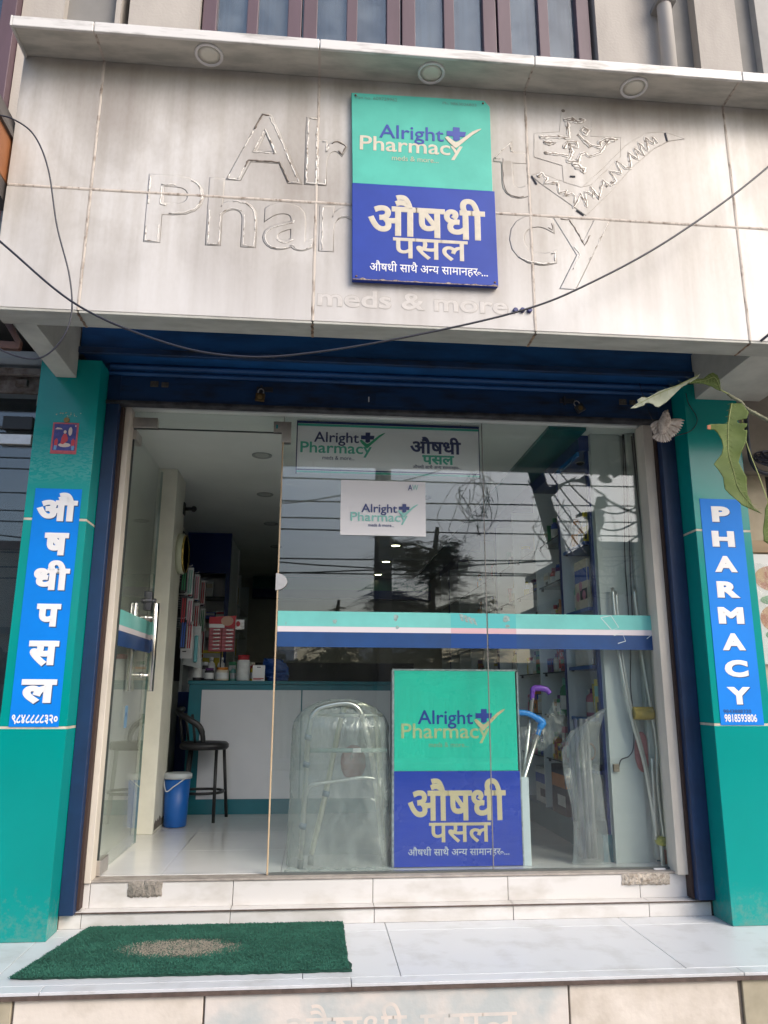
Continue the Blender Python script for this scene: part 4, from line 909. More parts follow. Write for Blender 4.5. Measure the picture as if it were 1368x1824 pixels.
for x0, y0, x1, y1 in ((-.70, 1.66, -.69, 1.60), (-.665, 1.83, -.63, 1.88), (-.89, 1.68, -.925, 1.62), (-.90, 1.84, -.945, 1.90)):
    MB().cyl((x0, y0, .50), (x1, y1, 0), .012, 10).build('leg', bmet, stl, smooth=True)
MB().tube([(-.80+.155*cos(a), 1.75+.150*sin(a), .195) for a in [2*pi*k/28 for k in range(29)]], .010, 8, caps=False).build('foot_ring', bmet, stl, smooth=True)
MB().tube(bez([(-1.00, 1.92, .77), (-1.01, 1.80, .765), (-.98, 1.66, .745), (-.90, 1.60, .705), (-.83, 1.60, .66), (-.80, 1.61, .60), (-.795, 1.63, .53)]), [.022]*30+[.018]*7, 10, flat=.9).build('backrest', bk, stl, smooth=True)
for x, y in ((-.985, 1.70), (-.88, 1.612), (-.97, 1.88)): MB().cyl((x+.03, y+.02, .53), (x, y, .74), .010, 8).build('back_post', bmet, stl, smooth=True)
bu = thing('bucket', (-.932, 1.47, 0), 'blue plastic bucket with a pale lid beside the square column', 'bucket')
MB().lathe((-.932, 1.47, 0), [(.001, .003), (.072, .003), (.076, .01), (.088, .33), (.084, .33)], 28).build('body', mat('bucket_blue', (.008, .11, .42), .35, var=.1), bu, smooth=True)
MB().lathe((-.932, 1.47, 0), [(.001, .352), (.082, .352), (.096, .345), (.097, .315), (.090, .315)], 28).build('lid', mat('lid_grey', (.46, .50, .52), .4), bu, smooth=True)
MB().tube(bez([(-1.02, 1.44, .31), (-.99, 1.375, .24), (-.94, 1.37, .27), (-.87, 1.40, .32)]), .004, 6).build('handle', mat('handle_white', (.6, .62, .62), .4), bu, smooth=True)
ck = thing('wall_clock', (-1.02, 1.42, 1.89), 'round cream wall clock with gold rim on the side of the square column', 'clock')
MB().lathe((-1.019, 1.42, 1.885), [(.13, 0), (.148, .0), (.15, .035), (.135, .045)], 32, axis='x', caps=False).build('case', mat('clock_cream', (.50, .52, .38), .4), ck, smooth=True)
MB().lathe((-1.019, 1.42, 1.885), [(.138, .040), (.142, .052), (.134, .058), (.128, .050)], 32, axis='x', caps=False).build('gold_rim', mat('gold_rim', (.42, .30, .08), .25, .9), ck, smooth=True)
MB().lathe((-1.019, 1.42, 1.885), [(.001, .046), (.132, .046)], 32, axis='x').build('dial', mat('clock_dial', (.22, .20, .18), .3), ck)
B(-.972, -.970, 1.417, 1.423, 1.885, 1.98).build('hand', mat('black_gloss', (.01, .01, .01)), ck)
sp_ = thing('wall_spotlight', (-1.02, 1.5, 2.245), 'small black bracket spotlight high on the square column', 'spotlight')
MB().box(-1.0195, -1.010, 1.47, 1.53, 2.20, 2.29).build('bracket', bmet, sp_); MB().cyl((-1.01, 1.5, 2.245), (-.955, 1.5, 2.245), .013, 10).ell((-.945, 1.5, 2.246), (.022, .022, .024), 12, 8).build('head', bmet, sp_, smooth=True)
lamp_on = mat('lamp_on', (.8, .8, .6), emit=(1, .95, .62), estr=7.)
for i, (x, y, on) in enumerate(((-.395, .78, 0), (-.44, 1.83, 0), (-.455, 2.93, 0), (-.46, 4.1, 0), (.84, 3.9, 1), (.832, 4.95, 1), (.818, 6.0, 1), (.85, 1.8, 0), (.85, .85, 0))):
    nm = ['nearest the door in the left row', 'second from the door in the left row', 'third from the door in the left row', 'farthest back in the left row', 'nearest of the three lit lamps', 'middle of the three lit lamps', 'farthest of the three lit lamps', 'second from the glass in the right row', 'nearest the glass in the right row'][i]
    t = thing('ceiling_downlight', (x, y, 2.4615), ('lit' if on else 'unlit')+' round ceiling downlight inside the shop, '+nm, 'downlight', 'downlights in the shop ceiling')
    MB().lathe((0, 0, 0), [(.045, -.001), (.062, -.008), (.067, -.006), (.068, 0)], 24, caps=False).build('trim_ring', mat('inner_trim', (.34, .36, .34), .5), t, local=True, smooth=True)
    MB().lathe((0, 0, 0), [(.001, -.004), (.046, -.003)], 24).build('diffuser', lamp_on if on else mat('inner_diffuser', (.48, .50, .47), .5), t, local=True)

# ================================================================== SHELF UNIT ALONG THE RIGHT WALL
lam = mat('shelf_laminate', (.78, .83, .84), .35, var=.06, scale=3)
shelf_glass = glassmat('shelf_glass', (.62, .72, .70), .06, dirt=.12, dcol=(.10, .13, .13))
shelf_edge = mat('shelf_glass_edge', (.02, .04, .04), .2)
su = thing('shelf_unit', (1.78, 2, 0), 'wall-length medicine shelving with white bays, glass shelves and teal plinth on the right', 'shelving')
YS_ = [.19, .64, 1.215, 1.85, 2.46, 3.07, 3.68, 4.29, 4.90, 5.51]
B(1.60, 1.965, .165, 5.6, .0, .14).build('plinth', teal_lam, su)
B(1.952, 1.966, .165, 5.6, .141, 2.36).build('back_panel', lam, su)
B(1.592, 1.966, .165, 5.6, 2.361, 2.458).build('header', blue_lam, su)
for i, y in enumerate(YS_):
    m = lam; w_ = .022 if i in (0, 4, 8) else .009
    d_ = B(1.60 if i else 1.650, 1.951, y-w_, y+w_, .141, 2.36).build('divider', m, su)
    if i in (0, 1, 4, 8): B(1.592 if i else 1.642, 1.5998 if i else 1.6498, y-w_-.004, y+w_+.004, .141, 2.36).build('blue_edge', blue_lam, d_)
SH = [.47, .76, 1.04, 1.34, 1.64, 1.94]
for i in range(len(YS_)-1):
    a, b = YS_[i]+.024, YS_[i+1]-.024
    for z in (SH if i else [.47, .76, 1.06, 1.40, 1.80]):
        if z == .76 and i in (3, 4): continue
        g = B(1.612, 1.950, a, b, z-(.008 if i else .02), z).build('shelf', shelf_glass if i else blue_lam, su)
        B(1.6095, 1.6119, a, b, z-(.008 if i else .02), z).build('front_edge', shelf_edge if i else mat('blue_shelf_edge', (.02, .12, .40), .3), g)
        if i < 4:
            for yy in (a+.02, b-.02): B(1.62, 1.635, yy-.006, yy+.006, z-.026, z-.0085).build('bracket', bmet, g)
# blue light strip frame of the nearest bay
B(1.585, 1.5995, .19, .60, 2.33, 2.358).build('light_strip', mat('blue_strip', (.0, .16, .50), .2, coat=.5), su)
B(1.635, 1.6445, .165, .20, .141, 2.36).build('front_post', blue_lam, su)

NAMES = {'white': (.66, .67, .66), 'yellow': (.62, .50, .04), 'red': (.45, .03, .04), 'green': (.03, .25, .10), 'blue': (.03, .10, .42), 'orange': (.60, .22, .03), 'purple': (.12, .03, .16), 'cream': (.60, .53, .40), 'pink': (.60, .22, .30), 'dark': (.03, .03, .035), 'mint': (.20, .50, .42)}
def pm(c): return mat('pack_'+c, NAMES[c], .45, var=.12, scale=25)
_PR = {}
def product(kind, c, c2, size):
    k = (kind, c, c2, size)
    if k not in _PR:
        w_, d, h = size; parts = []
        if kind == 'carton':
            parts.append(('box', B(-w_/2, w_/2, -d/2, d/2, 0, h).mesh('box', pm(c)), .001))
            parts.append(('printed_band', B(-w_/2-.0006, -w_/2-.0001, -d/2+.004, d/2-.004, h*.55, h*.82).add(*_bx(-w_/2+.004, w_/2-.004, -d/2-.0006, -d/2-.0001, h*.55, h*.82)).mesh('band', pm(c2)), 0))
            parts.append(('small_print', B(-w_/2-.0006, -w_/2-.0001, -d/2+.008, d/2*.2, h*.18, h*.40).mesh('print', pm('dark' if c != 'dark' else 'white')), 0))
        elif kind == 'bottle':
            r = w_/2
            parts.append(('body', MB().lathe((0, 0, 0), [(.001, 0), (r*.95, 0), (r, .006), (r, h*.62), (r*.82, h*.74), (r*.42, h*.80), (r*.42, h*.84)], 16).mesh('body', pm(c), True), 0))
            parts.append(('cap', MB().lathe((0, 0, 0), [(r*.52, h*.82), (r*.52, h*.99), (.001, h)], 14).mesh('cap', pm(c2), True), 0))
            parts.append(('label', MB().lathe((0, 0, 0), [(r*1.012, h*.15), (r*1.012, h*.52)], 16, caps=False).mesh('label', pm('white' if c != 'white' else c2), True), 0))
        elif kind == 'jar':
            r = w_/2
            parts.append(('body', MB().lathe((0, 0, 0), [(.001, 0), (r*.96, 0), (r, .01), (r, h*.72), (r*.8, h*.82)], 20).mesh('body', pm(c), True), 0))
            parts.append(('lid', MB().lathe((0, 0, 0), [(r*.86, h*.80), (r*.88, h*.98), (.001, h)], 20).mesh('lid', pm(c2), True), 0))
            parts.append(('label', MB().lathe((0, 0, 0), [(r*1.01, h*.14), (r*1.01, h*.60)], 20, caps=False).mesh('label', pm('white'), True), 0))
        else:   # tube standing on its cap
            parts.append(('body', MB().add([(-w_/2, -.003, h), (w_/2, -.003, h), (w_/2, .003, h), (-w_/2, .003, h), (-w_*.3, -d/2, h*.16), (w_*.3, -d/2, h*.16), (w_*.3, d/2, h*.16), (-w_*.3, d/2, h*.16)], [(0, 1, 2, 3), (0, 4, 5, 1), (1, 5, 6, 2), (2, 6, 7, 3), (3, 7, 4, 0), (4, 7, 6, 5)]).mesh('body', pm(c)), 0))
            parts.append(('cap', MB().lathe((0, 0, 0), [(.001, 0), (w_*.3, 0), (w_*.28, h*.15)], 12).mesh('cap', pm(c2)), 0))
        _PR[k] = parts
    return _PR[k]
def _bx(*a): b = B(*a); return b.v, b.f
def place(kind, c, c2, size, x, y, z, label, rz=0., group=None):
    nm = {'carton': 'medicine_carton', 'bottle': 'medicine_bottle', 'jar': 'medicine_jar', 'tube': 'ointment_tube'}[kind]
    t = thing(nm, (x, y, z), label, {'carton': 'carton', 'bottle': 'bottle', 'jar': 'jar', 'tube': 'tube'}[kind], group, rz)
    for pn, me, bv in product(kind, c, c2, size): link(pn, me, t, bv, True)
    return t
BAY = ['nearest', 'second', 'third', 'fourth', 'fifth', 'sixth']
LEV = {.141: 'bottom board', .47: 'lowest glass shelf', .76: 'second glass shelf', 1.04: 'third glass shelf', 1.06: 'third glass shelf', 1.34: 'fourth glass shelf', 1.40: 'fourth glass shelf', 1.64: 'fifth glass shelf', 1.80: 'top glass shelf', 1.94: 'top glass shelf'}
rp = random.Random(21)
kinds = [('carton', (.07, .06, .13)), ('carton', (.05, .05, .17)), ('bottle', (.06, .06, .17)), ('bottle', (.05, .05, .13)), ('tube', (.05, .03, .15)), ('carton', (.10, .09, .10)), ('jar', (.085, .085, .13))]
cols = ['white', 'white', 'white', 'white', 'cream', 'cream', 'yellow', 'red', 'green', 'blue', 'orange', 'pink', 'mint', 'purple', 'dark']
ORD = ['first', 'second', 'third', 'fourth', 'fifth', 'sixth', 'seventh', 'eighth', 'ninth']
for bay in range(6):
    a, b = YS_[bay]+.03, YS_[bay+1]-.03
    for z in ((SH if bay else [.76, 1.06, 1.40, 1.80])):
        if z == .76 and bay in (3, 4): continue
        y = a+.02; n = 0
        while y < b-.045 and n < 9:
            kd, sz = rp.choice(kinds); c = rp.choice(cols); c2 = rp.choice([q for q in cols if q != c])
            if bay == 0: sz = tuple(round(q*1.3, 3) for q in sz)
            elif rp.random() < .3: sz = (sz[0], sz[1], round(sz[2]*1.25, 3))
            if rp.random() < .05: y += sz[1]+.03; continue
            y += sz[1]/2
            place(kd, c, c2, sz, 1.64+sz[0]/2+rp.uniform(0, .05), y, z, '%s %s with %s %s, %s on the %s of the %s bay' % (c, kd, c2, {'carton': 'band', 'bottle': 'cap', 'jar': 'lid', 'tube': 'cap'}[kd], ORD[n], LEV[z], BAY[bay]), rz=rp.uniform(-.12, .12), group='goods on the right-hand shelves')
            y += sz[1]/2+rp.uniform(.004, .018); n += 1
place('bottle', 'green', 'mint', (.075, .075, .24), 1.66, .86, .76, 'tall green pump bottle on the second glass shelf of the second bay', .1, 'goods on the right-hand shelves')
t = thing('gas_cylinder', (1.56, .33, .0), 'slim dark green gas cylinder with orange valve guard, beside the wrapped bundle', 'cylinder')
MB().lathe((1.575, .34, .142), [(.001, 0), (.05, .0), (.052, .02), (.052, .40), (.035, .46), (.015, .48), (.015, .52), (.001, .52)], 20).build('tank', mat('cylinder_green', (.01, .12, .06), .4), t, smooth=True)
MB().tube([(1.60+.035*cos(a), .30, .57+.045*sin(a)) for a in [2*pi*k/20 for k in range(21)]], .006, 6, caps=False).build('valve_guard', mat('orange_ring', (.65, .20, .02), .4), t, smooth=True)
MB().lathe((1.575, .34, .0), [(.001, 0), (.06, .0), (.06, .142), (.001, .142)], 16).build('stand', bmet, t)
for i, (x, y, z, w_, h, c) in enumerate(((1.70, .92, .141, .30, .30, 'dark'), (1.70, 1.45, .141, .22, .24, 'blue'))):
    place('carton', 'dark' if i == 0 else 'white', 'orange' if i == 0 else 'blue', (w_, .28, h), x+.05, y, z, ['big brown-black carton on the bottom board of the second bay', 'white and blue carton stack on the bottom board of the third bay'][i])
t = place('carton', 'cream', 'blue', (.02, .22, .30), 1.64, .37, 1.405, 'flower-printed gift packet on the fourth glass shelf of the nearest bay', 0)
for k in range(3): MB().lathe((-.0115, -.05+.055*k, .08+.06*(k % 2)), [(.001, -.0005), (.03, 0)], 12, axis='x').build('printed_flower', pm('pink'), t, local=True)
mp = thing('medicine_poster', (1.63, .40, 1.065), 'white sheet with red lettering propped in the nearest bay above the film band', 'poster')
B(1.625, 1.632, .23, .53, 1.065, 1.29).build('sheet', pm('white'), mp); put_text(text_geo('MS', .03), .30, 1.12, .12, .07, 0, pm('red'), mp, axis='-x') .location = Vector((1.6245, .60, 0))-mp.location

# ================================================================== BACK OF THE SHOP
bc = thing('corner_cabinet', (-1.1, 3.9, 0), 'dark blue corner cabinet with open white shelves behind the counter', 'cabinet')
B(-1.30, -.87, 3.42, 3.47, 2.05, 2.458).build('header', blue_lam, bc)
B(-1.305, -.875, 4.3, 4.32, .0, 2.45).build('back_board', mat('dim_white', (.82, .82, .82), .6), bc)
B(-.91, -.87, 3.42, 3.46, .9, 2.05).build('post', blue_lam, bc); B(-1.30, -1.27, 3.42, 4.30, .9, 2.05).build('side', lam, bc)
B(-.895, -.885, 3.46, 4.30, .9, 2.45).build('side', lam, bc)
B(-1.27, -.90, 3.75, 3.76, .9, 2.05).build('back_board', mat('dim_white', (.82, .82, .82), .6), bc)
for z in (1.18, 1.42, 1.60, 1.82): B(-1.265, -.905, 3.45, 3.745, z-.01, z).build('shelf', shelf_edge, bc)
B(-1.30, -.87, 3.42, 4.30, .0, .90).build('base', blue_lam, bc)
for (k_, c, c2, sz, x, z, lb) in (('carton', 'white', 'cream', (.13, .1, .16), -1.10, 1.82, 'white square carton on the top shelf of the blue corner cabinet'), ('carton', 'blue', 'white', (.09, .08, .07), -1.05, 1.60, 'small blue carton on the second shelf of the corner cabinet'), ('carton', 'white', 'red', (.09, .08, .09), -.95, 1.60, 'small white carton on the second shelf of the corner cabinet'),
    ('carton', 'white', 'cream', (.075, .1, .12), -1.20, 1.42, 'left of three white cartons in a row in the corner cabinet'), ('carton', 'white', 'cream', (.075, .1, .12), -1.12, 1.42, 'middle of three white cartons in a row in the corner cabinet'), ('carton', 'white', 'cream', (.075, .1, .12), -1.04, 1.42, 'right of three white cartons in a row in the corner cabinet'), ('carton', 'white', 'red', (.16, .1, .09), -1.17, 1.18, 'wide white carton with red print low in the corner cabinet')):
    place(k_, c, c2, sz, x, 3.52, z, lb)
rc = thing('rear_shelving', (-.95, 5, 0), 'dim open shelving along the left wall behind the blue corner cabinet', 'shelving')
for z in (1.0, 1.3, 1.6, 1.9): B(-1.30, -.93, 4.33, 6.3, z, z+.012).build('shelf', lam, rc)
for y in (4.33, 5.2, 6.3): B(-1.30, -.93, y, y+.02, .0, 2.3).build('divider', lam, rc)
rp = random.Random(5)
for i, z in enumerate((1.012, 1.312, 1.612, 1.912)):
    for j in range(4):
        place('carton' if j % 2 else 'bottle', ['yellow', 'white', 'cream', 'mint'][(i+j) % 4], ['red', 'blue', 'green', 'white'][j], (.09, .08, .2), -.98, 4.42+j*.19, z, '%s %s, %s along the %s rear shelf' % (['yellow', 'white', 'cream', 'mint'][(i+j) % 4], 'carton' if j % 2 else 'bottle', ORD[j], ['lowest', 'second', 'third', 'topmost'][i]))
rw = thing('rear_bulkhead', (0, 5.4, 0), 'teal and blue band under the ceiling at the dark back of the shop', 'bulkhead')
B(-.88, 1.58, 6.30, 6.45, 2.28, 2.458).build('teal_band', mat('teal_laminate', (.01, .12, .115)), rw); B(-.88, 1.58, 6.28, 6.45, 2.16, 2.279).build('blue_band', blue_lam, rw)
dk = thing('rear_desk', (.1, 5.6, 0), 'dark desk and partition in the unlit back of the shop', 'desk')
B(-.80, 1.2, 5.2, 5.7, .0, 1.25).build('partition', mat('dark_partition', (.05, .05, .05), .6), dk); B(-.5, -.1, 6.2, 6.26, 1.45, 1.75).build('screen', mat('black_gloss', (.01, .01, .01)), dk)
# blister card rack and things on the counter
cr = thing('blister_card_rack', (-.76, 2.1, 1.0), 'red display card holding two columns of silver tubes on the counter', 'display card')
B(-.862, -.655, 2.10, 2.108, 1.215, 1.475).build('card', mat('card_maroon', (.25, .04, .04), .5), cr)
MB().prism([(-.865, 1.44), (-.66, 1.40), (-.65, 1.505), (-.70, 1.50), (-.865, 1.49)], 2.094, 2.0995).build('header_card', mat('card_red', (.50, .02, .03), .4), cr)
B(-.865, -.74, 2.0925, 2.0939, 1.405, 1.435).build('header_white', white_ink, cr); MB().prism([(-.72+.05*cos(a), 1.46+.04*sin(a)) for a in [2*pi*k/14 for k in range(14)]], 2.091, 2.0935).build('printed_face', mat('skin_print', (.50, .30, .22), .5), cr)
MB().tube([(-.76, 2.13, .986), (-.76, 2.13, 1.24)], .006, 6).build('stand', bmet, cr)
for r_ in range(6):
    for c_ in range(2):
        x = -.855+c_*.102; z = 1.375-r_*.030
        h = B(x, x+.088, 2.088, 2.0995, z, z+.024).build('blister', mat('blister_pink', (.45, .10, .12), .3), cr)
        MB().cyl((x+.03, 2.086, z+.012), (x+.082, 2.086, z+.014), .006, 8, .008).build('silver_tube', mat('silver_tube', (.6, .6, .6), .25, .8), h)
B(-.655, -.585, 2.12, 2.125, 1.395, 1.475).build('side_card', white_ink, cr); MB().prism([(-.635+.017*cos(a), 1.44+.022*sin(a)) for a in [2*pi*k/12 for k in range(12)]], 2.117, 2.1195).build('printed_heart', mat('card_red', (.5, .02, .03)), cr)
place('jar', 'white', 'red', (.105, .105, .205), -.575, 2.10, .986, 'large clear jar with red lid and white label on the counter')
place('jar', 'cream', 'orange', (.105, .105, .105), -.735, 2.06, .986, 'short wide jar with orange lid on the counter')
place('jar', 'dark', 'purple', (.075, .075, .10), -.835, 2.06, .986, 'small dark jar with purple lid on the counter')
place('bottle', 'white', 'white', (.065, .065, .19), -.845, 2.22, .986, 'left of two white tablet bottles on the counter')
place('bottle', 'white', 'white', (.065, .065, .19), -.765, 2.22, .986, 'right of two white tablet bottles on the counter')
place('carton', 'yellow', 'white', (.16, .06, .14), -.86, 2.40, 1.10, 'yellow carton behind the tablet bottles on the counter')
place('carton', 'green', 'white', (.06, .05, .16), -.69, 2.40, .986, 'slim green carton behind the orange-lidded jar')
for i_, (x_, y_, k_, c_, c2_, s_) in enumerate(((-.93, 2.06, 'jar', 'dark', 'dark', (.07, .07, .17)), (-.885, 2.14, 'jar', 'dark', 'white', (.06, .06, .15)), (-.66, 2.16, 'bottle', 'mint', 'white', (.045, .045, .12)), (-.915, 2.25, 'carton', 'purple', 'white', (.07, .05, .13)), (-.525, 2.24, 'carton', 'cream', 'red', (.06, .06, .15)))):
    place(k_, c_, c2_, s_, x_, y_, .986, ['tall dark glass jar at the left end of the counter', 'dark jar with white lid second from the left on the counter', 'small mint bottle behind the orange-lidded jar', 'purple carton behind the dark jars on the counter', 'cream carton with red band behind the large red-lidded jar'][i_])
place('bottle', 'yellow', 'red', (.05, .05, .13), -.50, 2.16, .986, 'yellow bottle with red cap beside the large jar')
qc = thing('payment_card', (-.445, 2.06, .986), 'small white payment stand card on the counter next to the door glass', 'card')
B(-.497, -.40, 2.06, 2.066, .986, 1.108).build('card', white_ink, qc); B(-.49, -.407, 2.0575, 2.0599, 1.002, 1.008).build('print_line', mat('card_red', (.5, .02, .03)), qc); B(-.49, -.43, 2.0575, 2.0599, .994, .998).build('print_line', mat('card_red', (.5, .02, .03)), qc); B(-.463, -.433, 2.0575, 2.0599, 1.09, 1.096).build('print_line', mat('pack_dark', (.03, .03, .03)), qc)
sheetbag([(-.42, 1.17), (-.43, 1.10), (-.40, 1.03), (-.38, .99)], [(-.27, 1.16), (-.22, 1.10), (-.21, 1.03), (-.22, .99)], 2.2, 'shopping_bag', 'crumpled blue carrier bag on the counter behind the payment card', 12, m=mat('carrier_blue', (.01, .06, .25), .4), dep=.05, cat='bag')
# hanging goods by the column
hb = thing('hook_board', (-1.29, 2.4, 1.2), 'dark board with rows of hooks on the left wall behind the column', 'board')
B(-1.308, -1.29, 1.56, 3.38, 1.0, 2.40).build('board', mat('dark_board', (.035, .035, .045), .6), hb)
B(-1.2895, -1.02, 1.60, 1.615, 2.05, 2.075).build('rail', bmet, hb)
k = 0
for row, z in enumerate((1.84, 1.60, 1.42)):
    for j in range(7):
        y = 1.60+j*.17; x = -1.0+.018*(j % 2)+.01*row
        c = ['green', 'mint', 'red', 'pink', 'blue', 'red', 'purple'][(j+row*2) % 7]
        t = thing('toothbrush_pack', (x, y, z), '%s toothbrush pack, %s from the column on the %s row of hooks' % (c, ORD[j], ['top', 'middle', 'bottom'][row]), 'toothbrush pack', 'packs hanging on hooks')
        link('card', B(-.022, .022, -.001, .001, -.21, 0).mesh('card', pm('white' if j % 2 else 'dark')), t, 0, True)
        for q in (-.010, .006): link('toothbrush', MB().cyl((q, -.005, -.2), (q+.004, -.005, -.02), .0045, 6).mesh('toothbrush', pm(c)), t, 0, True)
        link('hook', MB().tube([(-.22, .0, .012), (0, 0, .012), (.012, 0, .022)], .0025, 5).mesh('hook', mat('hook_steel', (.6, .6, .6), .3, .9)), t, 0, True)
mk = thing('mask_packet', (-.98, 1.95, 1.26), 'clear packet of blue face masks hanging beside the column', 'packet')
def fm(u, v):
    a = 2*pi*u; r = .5-.5*cos(a); x = -1.055+.155*r+.02*(1-v); z = 1.09+.31*v-.035*(r-.5)*(1-v)
    return (x+.006*mnoise.noise(Vector((r*6, v*6, 0))), 1.95+.045*sin(a)*(1-.7*abs(v-.5)*2), z+.008*mnoise.noise(Vector((u*9, v*7, 3))))
MB().grid(fm, 24, 16).build('wrapper', mat('mask_wrapper', (.45, .48, .48), .25, var=.1, scale=12), mk, smooth=True)
B(-.945, -.915, 1.90, 1.93, 1.12, 1.33).build('masks', mat('mask_blue', (.15, .42, .45), .6), mk, bev=.01)
B(-1.045, -.955, 1.9005, 1.902, 1.15, 1.35).build('label', mat('label_white', (.6, .6, .6), .5), mk)
for z, w_ in ((1.32, .06), (1.30, .04), (1.26, .05), (1.2, .03)): B(-1.03, -1.03+w_, 1.8985, 1.9, z, z+.008).build('print_line', pm('dark'), mk)

# ================================================================== DOORMAT
mt = thing('doormat', (-.5, -.45, -.2), 'green bristle doormat with a worn beige patch lying on the white porch tiles', 'doormat')
rm = random.Random(9)
MX0, MX1, MY0, MY1 = -1.09, .165, -.79, -.125
def mat_x(x, y): return x + .05*0
mat_g = mat('mat_backing', (.006, .045, .03), .9)
poly_ = []
N = 60
for k in range(N): poly_.append((MX0-.02+(MX1-MX0+.02)*k/N, MY0+rm.uniform(-.004, .004)+.025*(1-k/N)*.3))
for k in range(30): poly_.append((MX1+rm.uniform(-.004, .004)+(.012 if k < 5 else 0), MY0+(MY1-MY0)*k/30))
for k in range(N): poly_.append((MX1-(MX1-MX0-.05)*k/N, MY1+rm.uniform(-.004, .004)))
for k in range(30): poly_.append((MX0+.05-.07*k/30-.05*(k/30)+rm.uniform(-.004, .004), MY1-(MY1-MY0)*k/30))
nv_ = len(poly_); mb = MB(); mb.v = [(x, y, -.199) for x, y in poly_]+[(x, y, -.190) for x, y in poly_]
mb.f = [tuple(range(nv_-1, -1, -1)), tuple(range(nv_, 2*nv_))]+[(i, (i+1) % nv_, (i+1) % nv_+nv_, i+nv_) for i in range(nv_)]
mb.build('backing', mat_g, mt)
def inside(x, y):
    t = (MY1-y)/(MY1-MY0); return x > MX0+.05-.12*t
mg = MB(); mw = MB()
for k in range(60000):
    x = rm.uniform(MX0-.07, MX1); y = rm.uniform(MY0, MY1)
    if not inside(x, y): continue
    e = ((x+.56)/.215)**2+((y+.47)/.105)**2; e += .35*mnoise.noise(Vector((x*18, y*18, 0)))
    worn = rm.random() < max(0, min(.96, 1.55-e*.85))
    a = rm.uniform(0, 2*pi); L = rm.uniform(.005, .011); h = rm.uniform(.002, .0055)*(.4 if worn else 1)
    dx, dy = cos(a)*L, sin(a)*L; wx, wy = -sin(a)*.0014, cos(a)*.0014
    z = -.190
    q = mw if worn else mg; o = len(q.v)
    q.v += [(x-wx, y-wy, z), (x+wx, y+wy, z), (x+dx*.5+wx, y+dy*.5+wy, z+h), (x+dx*.5-wx, y+dy*.5-wy, z+h), (x+dx, y+dy, z+h*.3)]
    q.f += [(o, o+1, o+2, o+3), (o+3, o+2, o+4)]
def nolink(q, nm, m):
    me = bpy.data.meshes.new(nm); me.from_pydata(q.v, [], q.f); me.materials.append(m); return tag(link(nm, me, mt), kind='stuff')
nolink(mg, 'green_bristles', mat('green_bristle', (.022, .125, .082), .8, scale=9, col2=(.014, .085, .056)))
nolink(mw, 'worn_bristles', mat('worn_bristle', (.34, .30, .235), .9, var=.15, scale=60))

# ================================================================== OVERHEAD WIRES IN FRONT
wm = mat('black_wire', (.02, .02, .03), .35)
w1 = [(-1.75, 3.05), (-1.351, 2.718), (-1.007, 2.441), (-.634, 2.29), (-.336, 2.246), (-.036, 2.278), (.39, 2.377), (.858, 2.517), (1.168, 2.664), (1.578, 2.922), (2.077, 3.326), (2.7, 3.95)]
tag(MB().tube(bez([(x, -1.25, z) for x, z in w1], 10), .0048, 8).build('overhead_wire', wm, smooth=True), 'long black wire sagging across the whole front of the cream fascia', 'wire')
w2 = [(-1.45, 3.33), (-1.369, 3.315), (-1.272, 3.243), (-1.196, 3.08), (-1.134, 2.811), (-1.061, 2.579), (-1.039, 2.401), (-1.08, 2.274), (-1.161, 2.209), (-1.295, 2.239), (-1.42, 2.33)]
tag(MB().tube(bez([(x, -1.25+.02*(3.3-z), z) for x, z in w2], 10), .0035, 8).build('overhead_wire', wm, smooth=True), 'thin looping wire hanging down the left end of the fascia', 'wire')
tag(MB().tube(bez([(2.02, -1.12, 2.49), (2.07, -1.14, 2.53), (2.16, -1.15, 2.60), (2.3, -1.15, 2.7)], 8), .006, 8).build('overhead_wire', wm, smooth=True), 'short dark wire leaving the right soffit corner of the fascia', 'wire')
tag(MB().tube(bez([(1.80, -.30, 2.62), (1.81, -.33, 2.50), (1.835, -.34, 2.40), (1.87, -.33, 2.36), (1.95, -.325, 2.30), (2.0, -.32, 2.31), (2.06, -.32, 2.33), (2.10, -.32, 2.37), (2.11, -.32, 2.42), (2.07, -.32, 2.50), (2.06, -.32, 2.56)], 8), .0024, 6).build('loose_wire', wm, smooth=True), 'thin loose wire looping over the top of the right teal pillar', 'wire')

# ================================================================== BRANCH AND LEAVES
bnm = mat('branch_bark', (.22, .22, .14), .7, var=.4, scale=30, bump=.4, bscale=90)
br = thing('leafy_branch', (2.16, -.9, 2.18), 'short knobbly twig with large torn leaves entering from the right over the pillar', 'branch')
bp_ = [(2.60, -.86, 2.02), (2.30, -.88, 2.125), (2.161, -.9, 2.183), (2.125, -.9, 2.202), (2.088, -.9, 2.222), (2.046, -.9, 2.247), (2.024, -.9, 2.278), (1.985, -.9, 2.300), (1.964, -.9, 2.317)]
P = bez(bp_, 5); R = [.0105*(1-.35*i/len(P))*(1+.22*mnoise.noise(Vector((i*.9, 0, 0)))+(.25 if i in (20, 30, 35) else 0)) for i in range(len(P))]
MB().tube(P, R, 10).build('twig', bnm, br, smooth=True)
MB().tube(bez([(1.968, -.9, 2.315), (1.95, -.9, 2.325), (1.934, -.9, 2.333)]), .0035, 6).build('leaf_stalk', mat('leaf_stalk', (.30, .34, .10), .5), br, smooth=True)
def leafmat(nm, c, c2, under=None):
    m = mat(nm, c, .6, scale=9, col2=c2, ramp=(.3, .65), bump=.04, bscale=25, spec=.3); b = m.node_tree.nodes['Principled BSDF']
    b.inputs['Subsurface Weight'].default_value = 0.; b.inputs['Transmission Weight'].default_value = 0.
    return m
lgm = leafmat('leaf_green', (.085, .125, .02), (.05, .08, .014)); lpm = leafmat('leaf_pale_underside', (.38, .40, .30), (.26, .28, .19)); 
